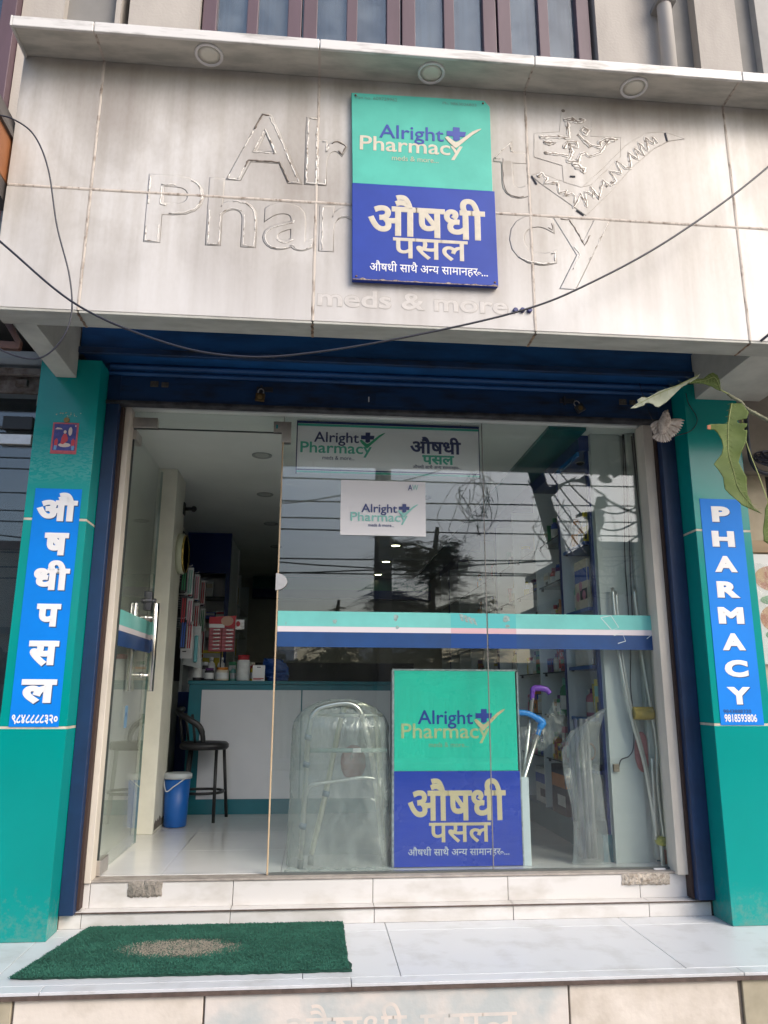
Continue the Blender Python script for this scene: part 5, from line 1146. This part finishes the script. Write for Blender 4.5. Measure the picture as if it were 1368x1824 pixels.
def leaf(outline, mid, y0, curve, m, nm='leaf', sub=True, tilt=0.):
    """flat outline filled finely then bent about its midrib"""
    from mathutils.geometry import delaunay_2d_cdt
    n0 = len(outline); O = []
    for (xa, za), (xb, zb) in zip(outline, outline[1:]+outline[:1]):
        k_ = max(1, int(math.hypot(xb-xa, zb-za)/.009))
        for q in range(k_): O.append(Vector((xa+(xb-xa)*q/k_, za+(zb-za)*q/k_)))
    def ins(p):
        c_ = False
        for i in range(len(O)):
            A, C_ = O[i], O[i-1]
            if (A.y > p.y) != (C_.y > p.y) and p.x < (C_.x-A.x)*(p.y-A.y)/(C_.y-A.y)+A.x: c_ = not c_
        return c_
    xs_ = [p.x for p in O]; zs_ = [p.y for p in O]; pts = list(O); st = .008; x_ = min(xs_)
    while x_ < max(xs_):
        z_ = min(zs_)
        while z_ < max(zs_):
            p = Vector((x_, z_))
            if ins(p) and min((p-o_).length for o_ in O) > .004: pts.append(p)
            z_ += st
        x_ += st
    vo, _, fo, *_r = delaunay_2d_cdt(pts, [(i, (i+1) % len(O)) for i in range(len(O))], [], 1, 1e-6)
    bm = bmesh.new(); vv = [bm.verts.new((p.x, 0, p.y)) for p in vo]
    for f_ in fo: bm.faces.new([vv[i] for i in f_])
    M2 = [Vector((a, b)) for a, b in mid]
    for v in bm.verts:
        p = Vector((v.co.x, v.co.z)); best = 1e9; tt = 0
        for i in range(len(M2)-1):
            a, b = M2[i], M2[i+1]; t = max(0, min(1, (p-a).dot(b-a)/(b-a).length_squared)); d = (p-a.lerp(b, t)).length
            if d < best: best = d; tt = i+t
        s_ = tt/(len(M2)-1)
        v.co.y = y0-curve*best*best*3-.06*best+.0035*sin(tt*4+best*10)*min(1, best*18)+tilt*s_
    me = bpy.data.meshes.new(nm); bm.to_mesh(me); bm.free(); me.polygons.foreach_set('use_smooth', [True]*len(me.polygons)); me.materials.append(m)
    o = link(nm, me, br, solid=.0012)
    V = bez([(a, y0-.0025+tilt*i/(len(mid)-1), b) for i, (a, b) in enumerate(mid)], 6)
    MB().tube(V, [.0022*(1-.6*i/len(V)) for i in range(len(V))], 6).build('midrib', mat('leaf_rib', (.24, .27, .09), .5), o if False else br, smooth=True)
    mb = MB()
    for i in range(len(M2)*3-3):
        t = i/3; k = int(t); c = M2[k].lerp(M2[min(k+1, len(M2)-1)], t-k); d = (M2[min(k+1, len(M2)-1)]-M2[k]).normalized(); n_ = Vector((-d.y, d.x))
        for sg in (-1, 1):
            e = c+(n_*sg*.8+d*.55)*.05
            mb.tube([(c.x, y0-.0018+tilt*t/(len(M2)-1), c.y), ((c.x+e.x)/2, y0-.005+tilt*t/(len(M2)-1), (c.y+e.y)/2)], .0006, 4)
    mb.build('leaf_veins', mat('leaf_rib', (.24, .27, .09)), br)
    return o
L1a = [(1.479,2.233),(1.522,2.265),(1.517,2.278),(1.54,2.292),(1.568,2.29),(1.628,2.325),(1.706,2.351),(1.772,2.38),(1.836,2.417),(1.815,2.391),(1.771,2.363),(1.737,2.345),(1.702,2.311),(1.657,2.267),(1.637,2.254),(1.617,2.24),(1.602,2.243),(1.593,2.255),(1.575,2.263),(1.556,2.262),(1.549,2.251),(1.507,2.236)]
L1b = [(1.760,2.362),(1.811,2.39),(1.85,2.393),(1.878,2.417),(1.901,2.426),(1.923,2.413),(1.933,2.383),(1.934,2.331),(1.912,2.338),(1.888,2.352),(1.847,2.366),(1.809,2.366)]
L2 = [(1.972,2.267),(2.03,2.269),(2.053,2.218),(2.036,2.185),(1.991,2.177),(1.992,2.163),(2.033,2.159),(2.028,2.143),(2.008,2.129),(2.029,2.123),(2.021,2.075),(1.989,2.017),(1.971,1.966),(1.985,1.917),(1.997,1.886),(1.991,1.805),(2.015,1.739),(2.052,1.711),(1.996,1.735),(1.954,1.752),(1.915,1.791),(1.882,1.827),(1.878,1.882),(1.854,1.925),(1.839,1.946),(1.89,2.001),(1.903,2.04),(1.901,2.077),(1.885,2.109),(1.865,2.124),(1.836,2.117),(1.828,2.135),(1.842,2.147),(1.89,2.154),(1.941,2.159),(1.952,2.201)]
leaf(L1a, [(1.82, 2.405), (1.70, 2.345), (1.60, 2.30), (1.51, 2.25)], -.90, .3, lpm, tilt=.03)['label'] = 'pale curled dry leaf pointing left'
leaf(L1b, [(1.932, 2.335), (1.91, 2.40), (1.86, 2.385), (1.79, 2.37)], -.895, .3, lgm, tilt=.0)['label'] = 'folded green base of the curled leaf'
leaf(L2, [(1.978,2.267),(1.949,2.169),(1.934,2.079),(1.928,2.002),(1.941,1.915),(1.951,1.841),(1.988,1.775),(2.045,1.714)], -.90, .5, lgm, tilt=-.03)['label'] = 'long torn green leaf hanging down over the pillar'
leaf([(2.105,1.778),(2.087,1.747),(2.075,1.697),(2.061,1.631),(2.059,1.589),(2.1,1.566),(2.15,1.60),(2.17,1.66),(2.14,1.75)], [(2.11,1.775),(2.11,1.70),(2.10,1.64),(2.09,1.58)], -.90, .4, lgm)['label'] = 'lower green leaf at the right edge'
MB().prism([(1.822,2.118),(1.838,2.117),(1.842,2.139),(1.824,2.137)], -.937, -.934).build('brown_leaf_tip', mat('leaf_burn', (.30, .08, .02), .6), br)
MB().tube(bez([(2.02, -.9, 2.27), (2.06, -.85, 2.10), (2.09, -.88, 1.90), (2.105, -.9, 1.78)]), .0025, 6).build('leaf_stalk', mat('leaf_stalk', (.3, .34, .1)), br, smooth=True)

# ================================================================== SPARROW TAKING OFF
bd = thing('sparrow', (1.86, -.42, 2.33), 'small grey-brown bird with fanned tail fluttering below the shutter rail', 'bird')
fe = mat('feather_buff', (.62, .54, .47), .8, scale=60, col2=(.36, .29, .24), ramp=(.35, .6)); fe2 = mat('feather_pale', (.76, .70, .64), .8, scale=45, col2=(.55, .48, .42), ramp=(.3, .6))
path = [(1.850, 2.268, .010), (1.853, 2.285, .020), (1.858, 2.305, .029), (1.864, 2.330, .034), (1.868, 2.352, .032), (1.870, 2.368, .025), (1.872, 2.380, .021), (1.872, 2.392, .017), (1.872, 2.402, .006)]
def body(u, v):
    t = v*(len(path)-1); i = min(int(t), len(path)-2); t -= i
    p, q = path[i], path[i+1]; t2 = t*t*(3-2*t)
    x, z, r = [p[k]+(q[k]-p[k])*t2 for k in range(3)]
    a = 2*pi*u; r *= 1+.10*mnoise.noise(Vector((cos(a)*3, sin(a)*3, v*14)))
    return (x+r*cos(a), -.42+r*.85*sin(a)-.02*v, z)
MB().grid(body, 24, 36).build('body', fe, bd, smooth=True)
MB().prism([(1.868, 2.392), (1.876, 2.392), (1.872, 2.401)], -.465, -.448).build('beak', mat('beak', (.25, .2, .14), .5), bd)
for sx in (-1, 1): MB().ell((1.872+sx*.012, -.453, 2.388), (.003, .002, .003), 8, 6).build('eye', mat('black_gloss', (.01, .01, .01)), bd)
def feather(root, ang, L, wd, y, m, bend=0.):
    vs = []; fs = []; n = 6
    for i in range(n+1):
        t = i/n; w2_ = wd*(.35+.65*sin(min(1, t*1.25+.12)*pi*.62))*(1 if t < .85 else 1-.75*((t-.85)/.15)**1.5)
        cx = root[0]+sin(ang+bend*t)*L*t; cz = root[1]-cos(ang+bend*t)*L*t
        px_, pz_ = cos(ang+bend*t)*w2_, sin(ang+bend*t)*w2_
        vs += [(cx-px_, y+.001, cz-pz_), (cx, y-.0012, cz), (cx+px_, y+.001, cz+pz_)]
    for i in range(n):
        o = i*3; fs += [(o, o+1, o+4, o+3), (o+1, o+2, o+5, o+4)]
    MB().add(vs, fs).build('feather', m, bd, smooth=True, solid=.0006)
for k in range(11):
    a = -1.0+k*.165; feather((1.852+.002*(k-5), 2.285), a, .052+.008*cos(a), .0070, -.412-.0012*k, fe2 if k % 2 else fe)
for k in range(11): feather((1.885-.001*k, 2.350-.004*k), 1.92-.12*k, .104-.0045*k, .0085, -.412+.0015*k, fe2 if k % 3 else fe, bend=-.25)
for k in range(10): feather((1.845+.001*k, 2.352-.004*k), -1.25+.11*k, .064+.002*k, .0085, -.412+.0015*k, fe if k % 2 else fe2, bend=.25)

# ================================================================== LEFT NEIGHBOUR SHOP
ls = thing('left_neighbour_shop', (-2.4, .0, -.2), 'neighbouring shopfront at the left edge with rusty ceiling rails and reflecting glass', 'shopfront')
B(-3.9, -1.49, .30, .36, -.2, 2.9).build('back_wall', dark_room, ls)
B(-3.9, -1.49, -.005, .005, -.2, 2.32).build('pane', shop_glass, ls)
B(-3.9, -1.49, -.02, .02, 2.322, 2.335).build('transom_bar', mat('seam_dark', (.08, .08, .075), .5), ls)
B(-3.9, -1.49, -.005, .005, 2.336, 2.48).build('pane', shop_glass, ls)
B(-1.76, -1.60, -.045, -.006, 2.31, 2.385).build('door_closer', bmet, ls, bev=.003); B(-1.775, -1.60, -.035, -.006, 2.225, 2.285).build('patch_fitting', steel, ls, bev=.003)
B(-3.9, -1.49, -.30, .3, 2.62, 2.66).build('ceiling', mat('blue_grey_soffit', (.28, .32, .36), .7, var=.15), ls)
rust = mat('rusty_rail', (.16, .14, .13), .7, scale=20, col2=(.06, .04, .03), ramp=(.35, .6))
for y0, z0, z1 in ((-.16, 2.48, 2.615), (-.22, 2.56, 2.60)): B(-3.9, -1.49, y0, y0+.03, z0, z1).build('shutter_rail', rust, ls, bev=.004)
for x in (-1.62, -1.80): MB().box(x-.04, x+.02, -.185, -.162, 2.51, 2.55).build('latch', rust, ls, bev=.003)
B(-3.9, -1.42, -.98, -.31, 2.86, 2.90).build('soffit', mat('blue_grey_soffit', (.28, .32, .36)), ls)
bw_ = thing('wooden_frame', (-1.42, -.9, 2.4), 'corner of a dark brown wooden frame sticking in below the fascia at the left edge', 'frame')
wd = mat('dark_brown_wood', (.10, .045, .03), .5, var=.3, scale=12)
MB().prism([(-1.70, 2.395), (-1.358, 2.385), (-1.353, 2.420), (-1.70, 2.43)], -.93, -.90).build('rail', wd, bw_, bev=.002)
MB().prism([(-1.355, 2.386), (-1.352, 2.425), (-1.437, 2.575), (-1.465, 2.56)], -.931, -.901).build('stile', wd, bw_, bev=.002)
on = thing('neighbour_signboard', (-1.5, -1.2, 3.1), 'dark edged orange-brown sign panel of the next shop at the far left', 'sign board')
B(-1.9, -1.438, -1.26, -1.0, 3.12, 3.36).build('panel', mat('orange_brown', (.34, .13, .05), .5, var=.2), on, bev=.004)
MB().prism([(-1.9, 3.55), (-1.47, 3.50), (-1.425, 3.36), (-1.425, 3.34), (-1.9, 3.36)], -1.27, -1.0).build('roof_edge', mat('dark_edge', (.09, .08, .075), .6), on)
B(-1.9, -1.44, -1.27, -1.0, 3.03, 3.118).build('lower_edge', mat('dark_edge', (.09, .08, .075)), on)

# ================================================================== RIGHT NEIGHBOUR
rn = thing('right_neighbour_shop', (3, -.1, -.2), 'beige wall of the neighbouring shop beyond the right pillar', 'shopfront')
B(2.363, 2.372, -.24, .3, -.2, 2.62).build('reveal', mat('beige_reveal', (.42, .36, .26), .7), rn)
B(2.373, 4.5, -.215, .3, -.2, 1.70).build('wall', mat('beige_wall', (.48, .40, .28), .7, var=.2), rn)
B(2.373, 4.5, -.23, -.216, 1.665, 1.735).build('wood_ledge', mat('light_wood', (.34, .23, .12), .5, var=.3, scale=6, stretch=(.3, 1, 3)), rn, bev=.003)
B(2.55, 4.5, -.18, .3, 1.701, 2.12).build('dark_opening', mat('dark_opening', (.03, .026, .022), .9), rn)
B(2.373, 2.55, -.20, .3, 1.736, 2.12).build('wall', mat('beige_wall', (.48, .40, .28)), rn)
B(2.373, 4.5, -.28, .3, 2.121, 2.62).build('lintel', mat('brown_grey_lintel', (.27, .23, .18), .8, var=.2), rn)
fp = thing('food_poster', (2.5, -.25, 1.1), 'food menu poster covered with clear film at the right edge', 'poster')
B(2.385, 2.80, -.232, -.226, 1.055, 1.655).build('sheet', mat('poster_white', (.60, .60, .58), .3), fp)
fd = mat('poster_food', (.36, .13, .06), .35, scale=22, col2=(.50, .33, .16), ramp=(.4, .6)); gr = mat('poster_green', (.15, .34, .18), .35, var=.3, scale=20)
for cx, cz, rx, rz_, m in ((2.50, 1.52, .10, .07, fd), (2.52, 1.40, .10, .03, gr), (2.52, 1.30, .11, .08, fd), (2.53, 1.21, .10, .035, gr), (2.53, 1.13, .09, .05, fd)):
    MB().prism([(cx+rx*cos(a), cz+rz_*sin(a)) for a in [2*pi*k/22 for k in range(22)]], -.2335, -.2322).build('printed_dish', m, fp)
MB().grid(lambda u, v: (2.388+.4*u, -.240-.006*mnoise.noise(Vector((u*5, v*8, 0))), 1.06+.55*v-.05*u), 12, 20).build('clear_film', plasticmat('poster_film', .12, (.6, .6, .58)), fp, smooth=True)
wc = MB(); rr = random.Random(4)
for k in range(16):
    R0 = rr.uniform(.06, .10); cx, cz = 2.56+rr.uniform(-.03, .03), 2.17+rr.uniform(-.015, .015); tl_ = rr.uniform(-.3, .3)
    wc.tube([(cx+R0*1.4*cos(a), -.36+.04*sin(a)+rr.uniform(-.002, .002), cz+R0*.5*sin(a)+tl_*R0*cos(a)) for a in [2*pi*i/22 for i in range(23)]], .0045, 5, caps=False)
wc.tube(bez([(2.40, -.33, 2.45), (2.385, -.34, 2.28), (2.40, -.34, 2.14), (2.46, -.35, 2.09), (2.6, -.36, 2.10)]), .012, 8)
tag(wc.build('cable_coil', wm, smooth=True), 'tangled coil of black cable on the neighbouring wall right of the teal pillar', 'cable')

# ================================================================== STREET BEHIND THE CAMERA (seen in the glass)
conc = mat('pole_concrete', (.30, .28, .25), .9, var=.2, scale=6)
pole = thing('utility_pole', (1.45, -12, -.55), 'concrete utility pole across the street carrying many wires', 'pole')
MB().cyl((1.45, -12, -.55), (1.42, -12, 9), .17, 14, .13).build('shaft', conc, pole, smooth=True)
MB().cyl((1.22, -11.9, -.55), (1.28, -11.95, 7), .05, 8).build('conduit', cabm, pole, smooth=True)
B(.6, 2.4, -12.1, -11.95, 7.1, 7.22).build('cross_arm', conc, pole)
pole2 = thing('utility_pole', (5.0, -11, -.55), 'dark leaning pole wrapped in cable across the street', 'pole')
MB().tube(bez([(5.5, -11, -.55), (5.2, -11, 2.6), (4.85, -11, 4.3), (4.5, -11, 6), (4.35, -11, 8.5)]), .17, 12).build('shaft', mat('dark_pole', (.05, .045, .04), .8), pole2, smooth=True)
rr = random.Random(8)
for i, (z0, z1, sag) in enumerate(((3.45, 3.50, .15), (3.75, 3.9, .25), (4.25, 4.2, .10), (4.6, 4.72, .15), (4.95, 5.05, .2), (5.35, 5.3, .12), (5.75, 5.95, .2), (6.2, 6.2, .15), (6.7, 6.9, .3), (3.1, 4.6, .5), (5.0, 3.7, .9))):
    pts = [(-14+28*t, -11.6+.3*(i % 3), z0+(z1-z0)*t-sag*4*t*(1-t)) for t in [k/16 for k in range(17)]]
    tag(MB().tube(pts, .016, 5).build('overhead_wire', wm, smooth=True), 'street wire crossing behind the camera, %s from the lowest' % (ORD+['tenth', 'eleventh'])[i], 'wire', 'street wires across the road')
def coil(cx, cz, n, R, seed, lab):
    rr = random.Random(seed); mb = MB()
    for k in range(n):
        R0 = R*rr.uniform(.5, 1.1); a0 = rr.uniform(.5, 1); x0, z0 = cx+rr.uniform(-.35, .35), cz+rr.uniform(-.35, .35); tl = rr.uniform(-1, 1)
        b0 = rr.uniform(0, 2*pi); sp = rr.uniform(.8, 2.1)*pi; rw = rr.uniform(.3, .9)
        mb.tube([(x0+R0*rw*cos(a)*a0+.10*sin(2.3*a+k), -11.4+.2*sin(a+k), z0+R0*1.15*sin(a)+.25*R0*tl*cos(a)+.08*sin(3.1*a+k)) for a in [b0+sp*i/22 for i in range(23)]], rr.choice((.004, .006, .008)), 4, caps=False)
    tag(mb.build('cable_tangle', wm, smooth=True), lab, 'cable')
coil(3.2, 4.9, 14, .55, 1, 'large tangle of cable loops beside the pole across the street')
coil(5.1, 4.3, 14, .40, 2, 'tangle of cable loops around the leaning pole'); coil(5.9, 3.5, 12, .35, 3, 'lower tangle of cable loops right of the leaning pole')
for k in range(5):
    z0 = 5.9-k*.3; tag(MB().tube(bez([(4.4, -11, z0+.6), (5.6, -10.8, z0-1.1-.1*k), (6.6, -10.6, z0-1.2), (8.2, -10.4, z0+.4+.1*k)], 8), .018, 5).build('overhead_wire', wm, smooth=True), 'drooping street cable fanning out from the leaning pole, %s from the top' % ORD[k], 'wire', 'drooping cables from the leaning pole')
# trees
lfm = mat('dark_foliage', (.035, .062, .022), .6, scale=3, col2=(.018, .035, .015)); lfm2 = mat('dusty_foliage', (.14, .11, .03), .7, scale=2, col2=(.07, .065, .02)); barkm = mat('tree_bark', (.09, .07, .05), .9, var=.3)
def fern_tree(x, y, z0, h, cr, n, seed, m, label, leaf_l=.13):
    t = thing('street_tree', (x, y, z0), label, 'tree'); rr = random.Random(seed)
    mb = MB().tube(bez([(x, y, z0), (x+.1, y, z0+h*.3), (x-.05, y, z0+h*.6), (x+.1, y, z0+h*.9)]), [.16*(1-.7*i/18) for i in range(19)], 8)
    tips = []
    for k in range(26):
        a = rr.uniform(0, 2*pi); b = rr.uniform(.32, .95); L = cr*rr.uniform(.45, 1)*(1.1-.5*b)
        s_ = Vector((x, y, z0+h*b*.85)); e = s_+Vector((cos(a)*L, sin(a)*L, rr.uniform(.0, .35)*L)); mb.tube([s_, s_.lerp(e, .5)+Vector((0, 0, .12)), e], [.04, .025, .01], 5); tips += [(s_, e)]*1
    mb.build('trunk', barkm, t, smooth=True)
    q = MB()
    for k in range(n):
        s_, e = rr.choice(tips); p = s_.lerp(e, rr.uniform(.35, 1.05))+Vector((rr.gauss(0, .16), rr.gauss(0, .16), rr.gauss(0, .14)))
        a = rr.uniform(0, 2*pi); L = rr.uniform(.35, .6); d = Vector((cos(a), sin(a), rr.uniform(-.2, .25)))
        for i in range(9):
            f = i/9; c = p+d*L*f+Vector((0, 0, -.35*L*f*f)); w_ = leaf_l*(1-.6*f)
            for sg in (-1, 1):
                sd_ = Vector((-sin(a), cos(a), -.25))*sg
                o = len(q.v); q.v += [tuple(c), tuple(c+d*.035+sd_*w_*.5), tuple(c+sd_*w_), tuple(c-d*.012+sd_*w_*.5)]; q.f.append((o, o+1, o+2, o+3))
    me = bpy.data.meshes.new('crown'); me.from_pydata(q.v, [], q.f); me.materials.append(m); link('crown', me, t)
    return t
fern_tree(2.6, -12.6, -.55, 5.7, 2.0, 3600, 2, lfm, 'dark feathery-leaved tree across the street beside the utility pole', .075)
fern_tree(-5.5, -20, -.55, 5.2, 2.2, 420, 6, lfm2, 'first dusty olive tree above the far wall', .22)
fern_tree(-2.2, -21, -.55, 5.0, 2.0, 420, 7, lfm2, 'second dusty olive tree above the far wall', .22)
fern_tree(.6, -20, -.55, 4.8, 2.0, 420, 8, lfm2, 'third dusty olive tree above the far wall, next to the pole', .22)
hd = MB(); rr = random.Random(12)
for k in range(5200):
    x = rr.uniform(-9, 1.4); z = rr.uniform(.3, 1.72+.25*mnoise.noise(Vector((x*1.2, 0, 0)))); y = -13.2+rr.uniform(-.3, .3)
    a = rr.uniform(0, 2*pi); s_ = rr.uniform(.05, .11); b = rr.uniform(-1, 1)
    o = len(hd.v); hd.v += [(x, y, z), (x+s_*cos(a), y+s_*b*.6, z+s_*sin(a)), (x+s_*1.4*cos(a+.5), y+s_*.4, z+s_*1.4*sin(a+.5)), (x+s_*cos(a+1), y, z+s_*sin(a+1))]; hd.f.append((o, o+1, o+2, o+3))
me = bpy.data.meshes.new('hedge'); me.from_pydata(hd.v, [], hd.f); me.materials.append(mat('hedge_leaves', (.11, .11, .045), .55, scale=2, col2=(.05, .055, .03)))
tag(link('hedge', me), 'rough creeper hedge along the wall across the street', 'hedge', kind='stuff')
gw = thing('corrugated_gate', (0, -13, -.55), 'grey corrugated sheet fence across the street', 'fence')
MB().grid(lambda u, v: (-9+15*u, -12.85+.03*sin(u*15*2*pi/.16), -.55+1.6*v), 900, 1).build('corrugated_sheet', mat('corrugated_grey', (.22, .22, .21), .5, var=.15), gw, solid=.003)
B(-9, 6, -13.6, -13.45, -.55, 1.6).build('backing_wall', mat('dark_wall', (.10, .09, .08), .9), gw)
def house(x0, x1, y, h, m, label, wins=True, roof=None):
    t = thing('street_house', ((x0+x1)/2, y, -.55), label, 'house')
    B(x0, x1, y-6, y, -.55, h).build('wall', m, t)
    B(x0-.2, x1+.2, y-6.2, y+.25, h, h+.18).build('roof', roof or conc, t)
    if wins:
        n = max(1, int((x1-x0)/1.8))
        for f_ in range(int((h+.5)/2.8)):
            for i in range(n):
                cx = x0+(x1-x0)*(i+.5)/n; z = .6+f_*2.8
                f = B(cx-.5, cx+.5, y, y+.05, z, z+1.2).build('window', mat('window_trim', (.35, .32, .28), .7), t); B(cx-.42, cx+.42, y+.051, y+.06, z+.08, z+1.12).build('pane', mat('far_pane', (.04, .05, .06), .15), f)
            B(x0-.1, x1+.1, y, y+.2, 2.2+f_*2.8, 2.35+f_*2.8).build('ledge', conc, t)
cream = mat('cream_house', (.74, .66, .52), .8, var=.12); whi = mat('white_house', (.82, .81, .78), .8, var=.1)
house(7.3, 13, -15, 4.6, cream, 'cream two-storey house across the street to the right')
house(6.6, 7.25, -13.2, 3.2, whi, 'narrow white stair tower in front of the cream house', False)
house(-13, -6.2, -14.5, 4.2, cream, 'cream house with ledges across the street to the left', True, mat('red_roof', (.22, .06, .04), .7))
house(1.9, 4.2, -24, 3.4, whi, 'low white house behind the dark feathery tree', True)
house(-3.5, -1.0, -32, 3.6, whi, 'distant pale house beyond the dusty trees')
struct('far_kerb', B(-40, 40, -12.4, -11.2, -.549, -.42), conc, bev=.02)
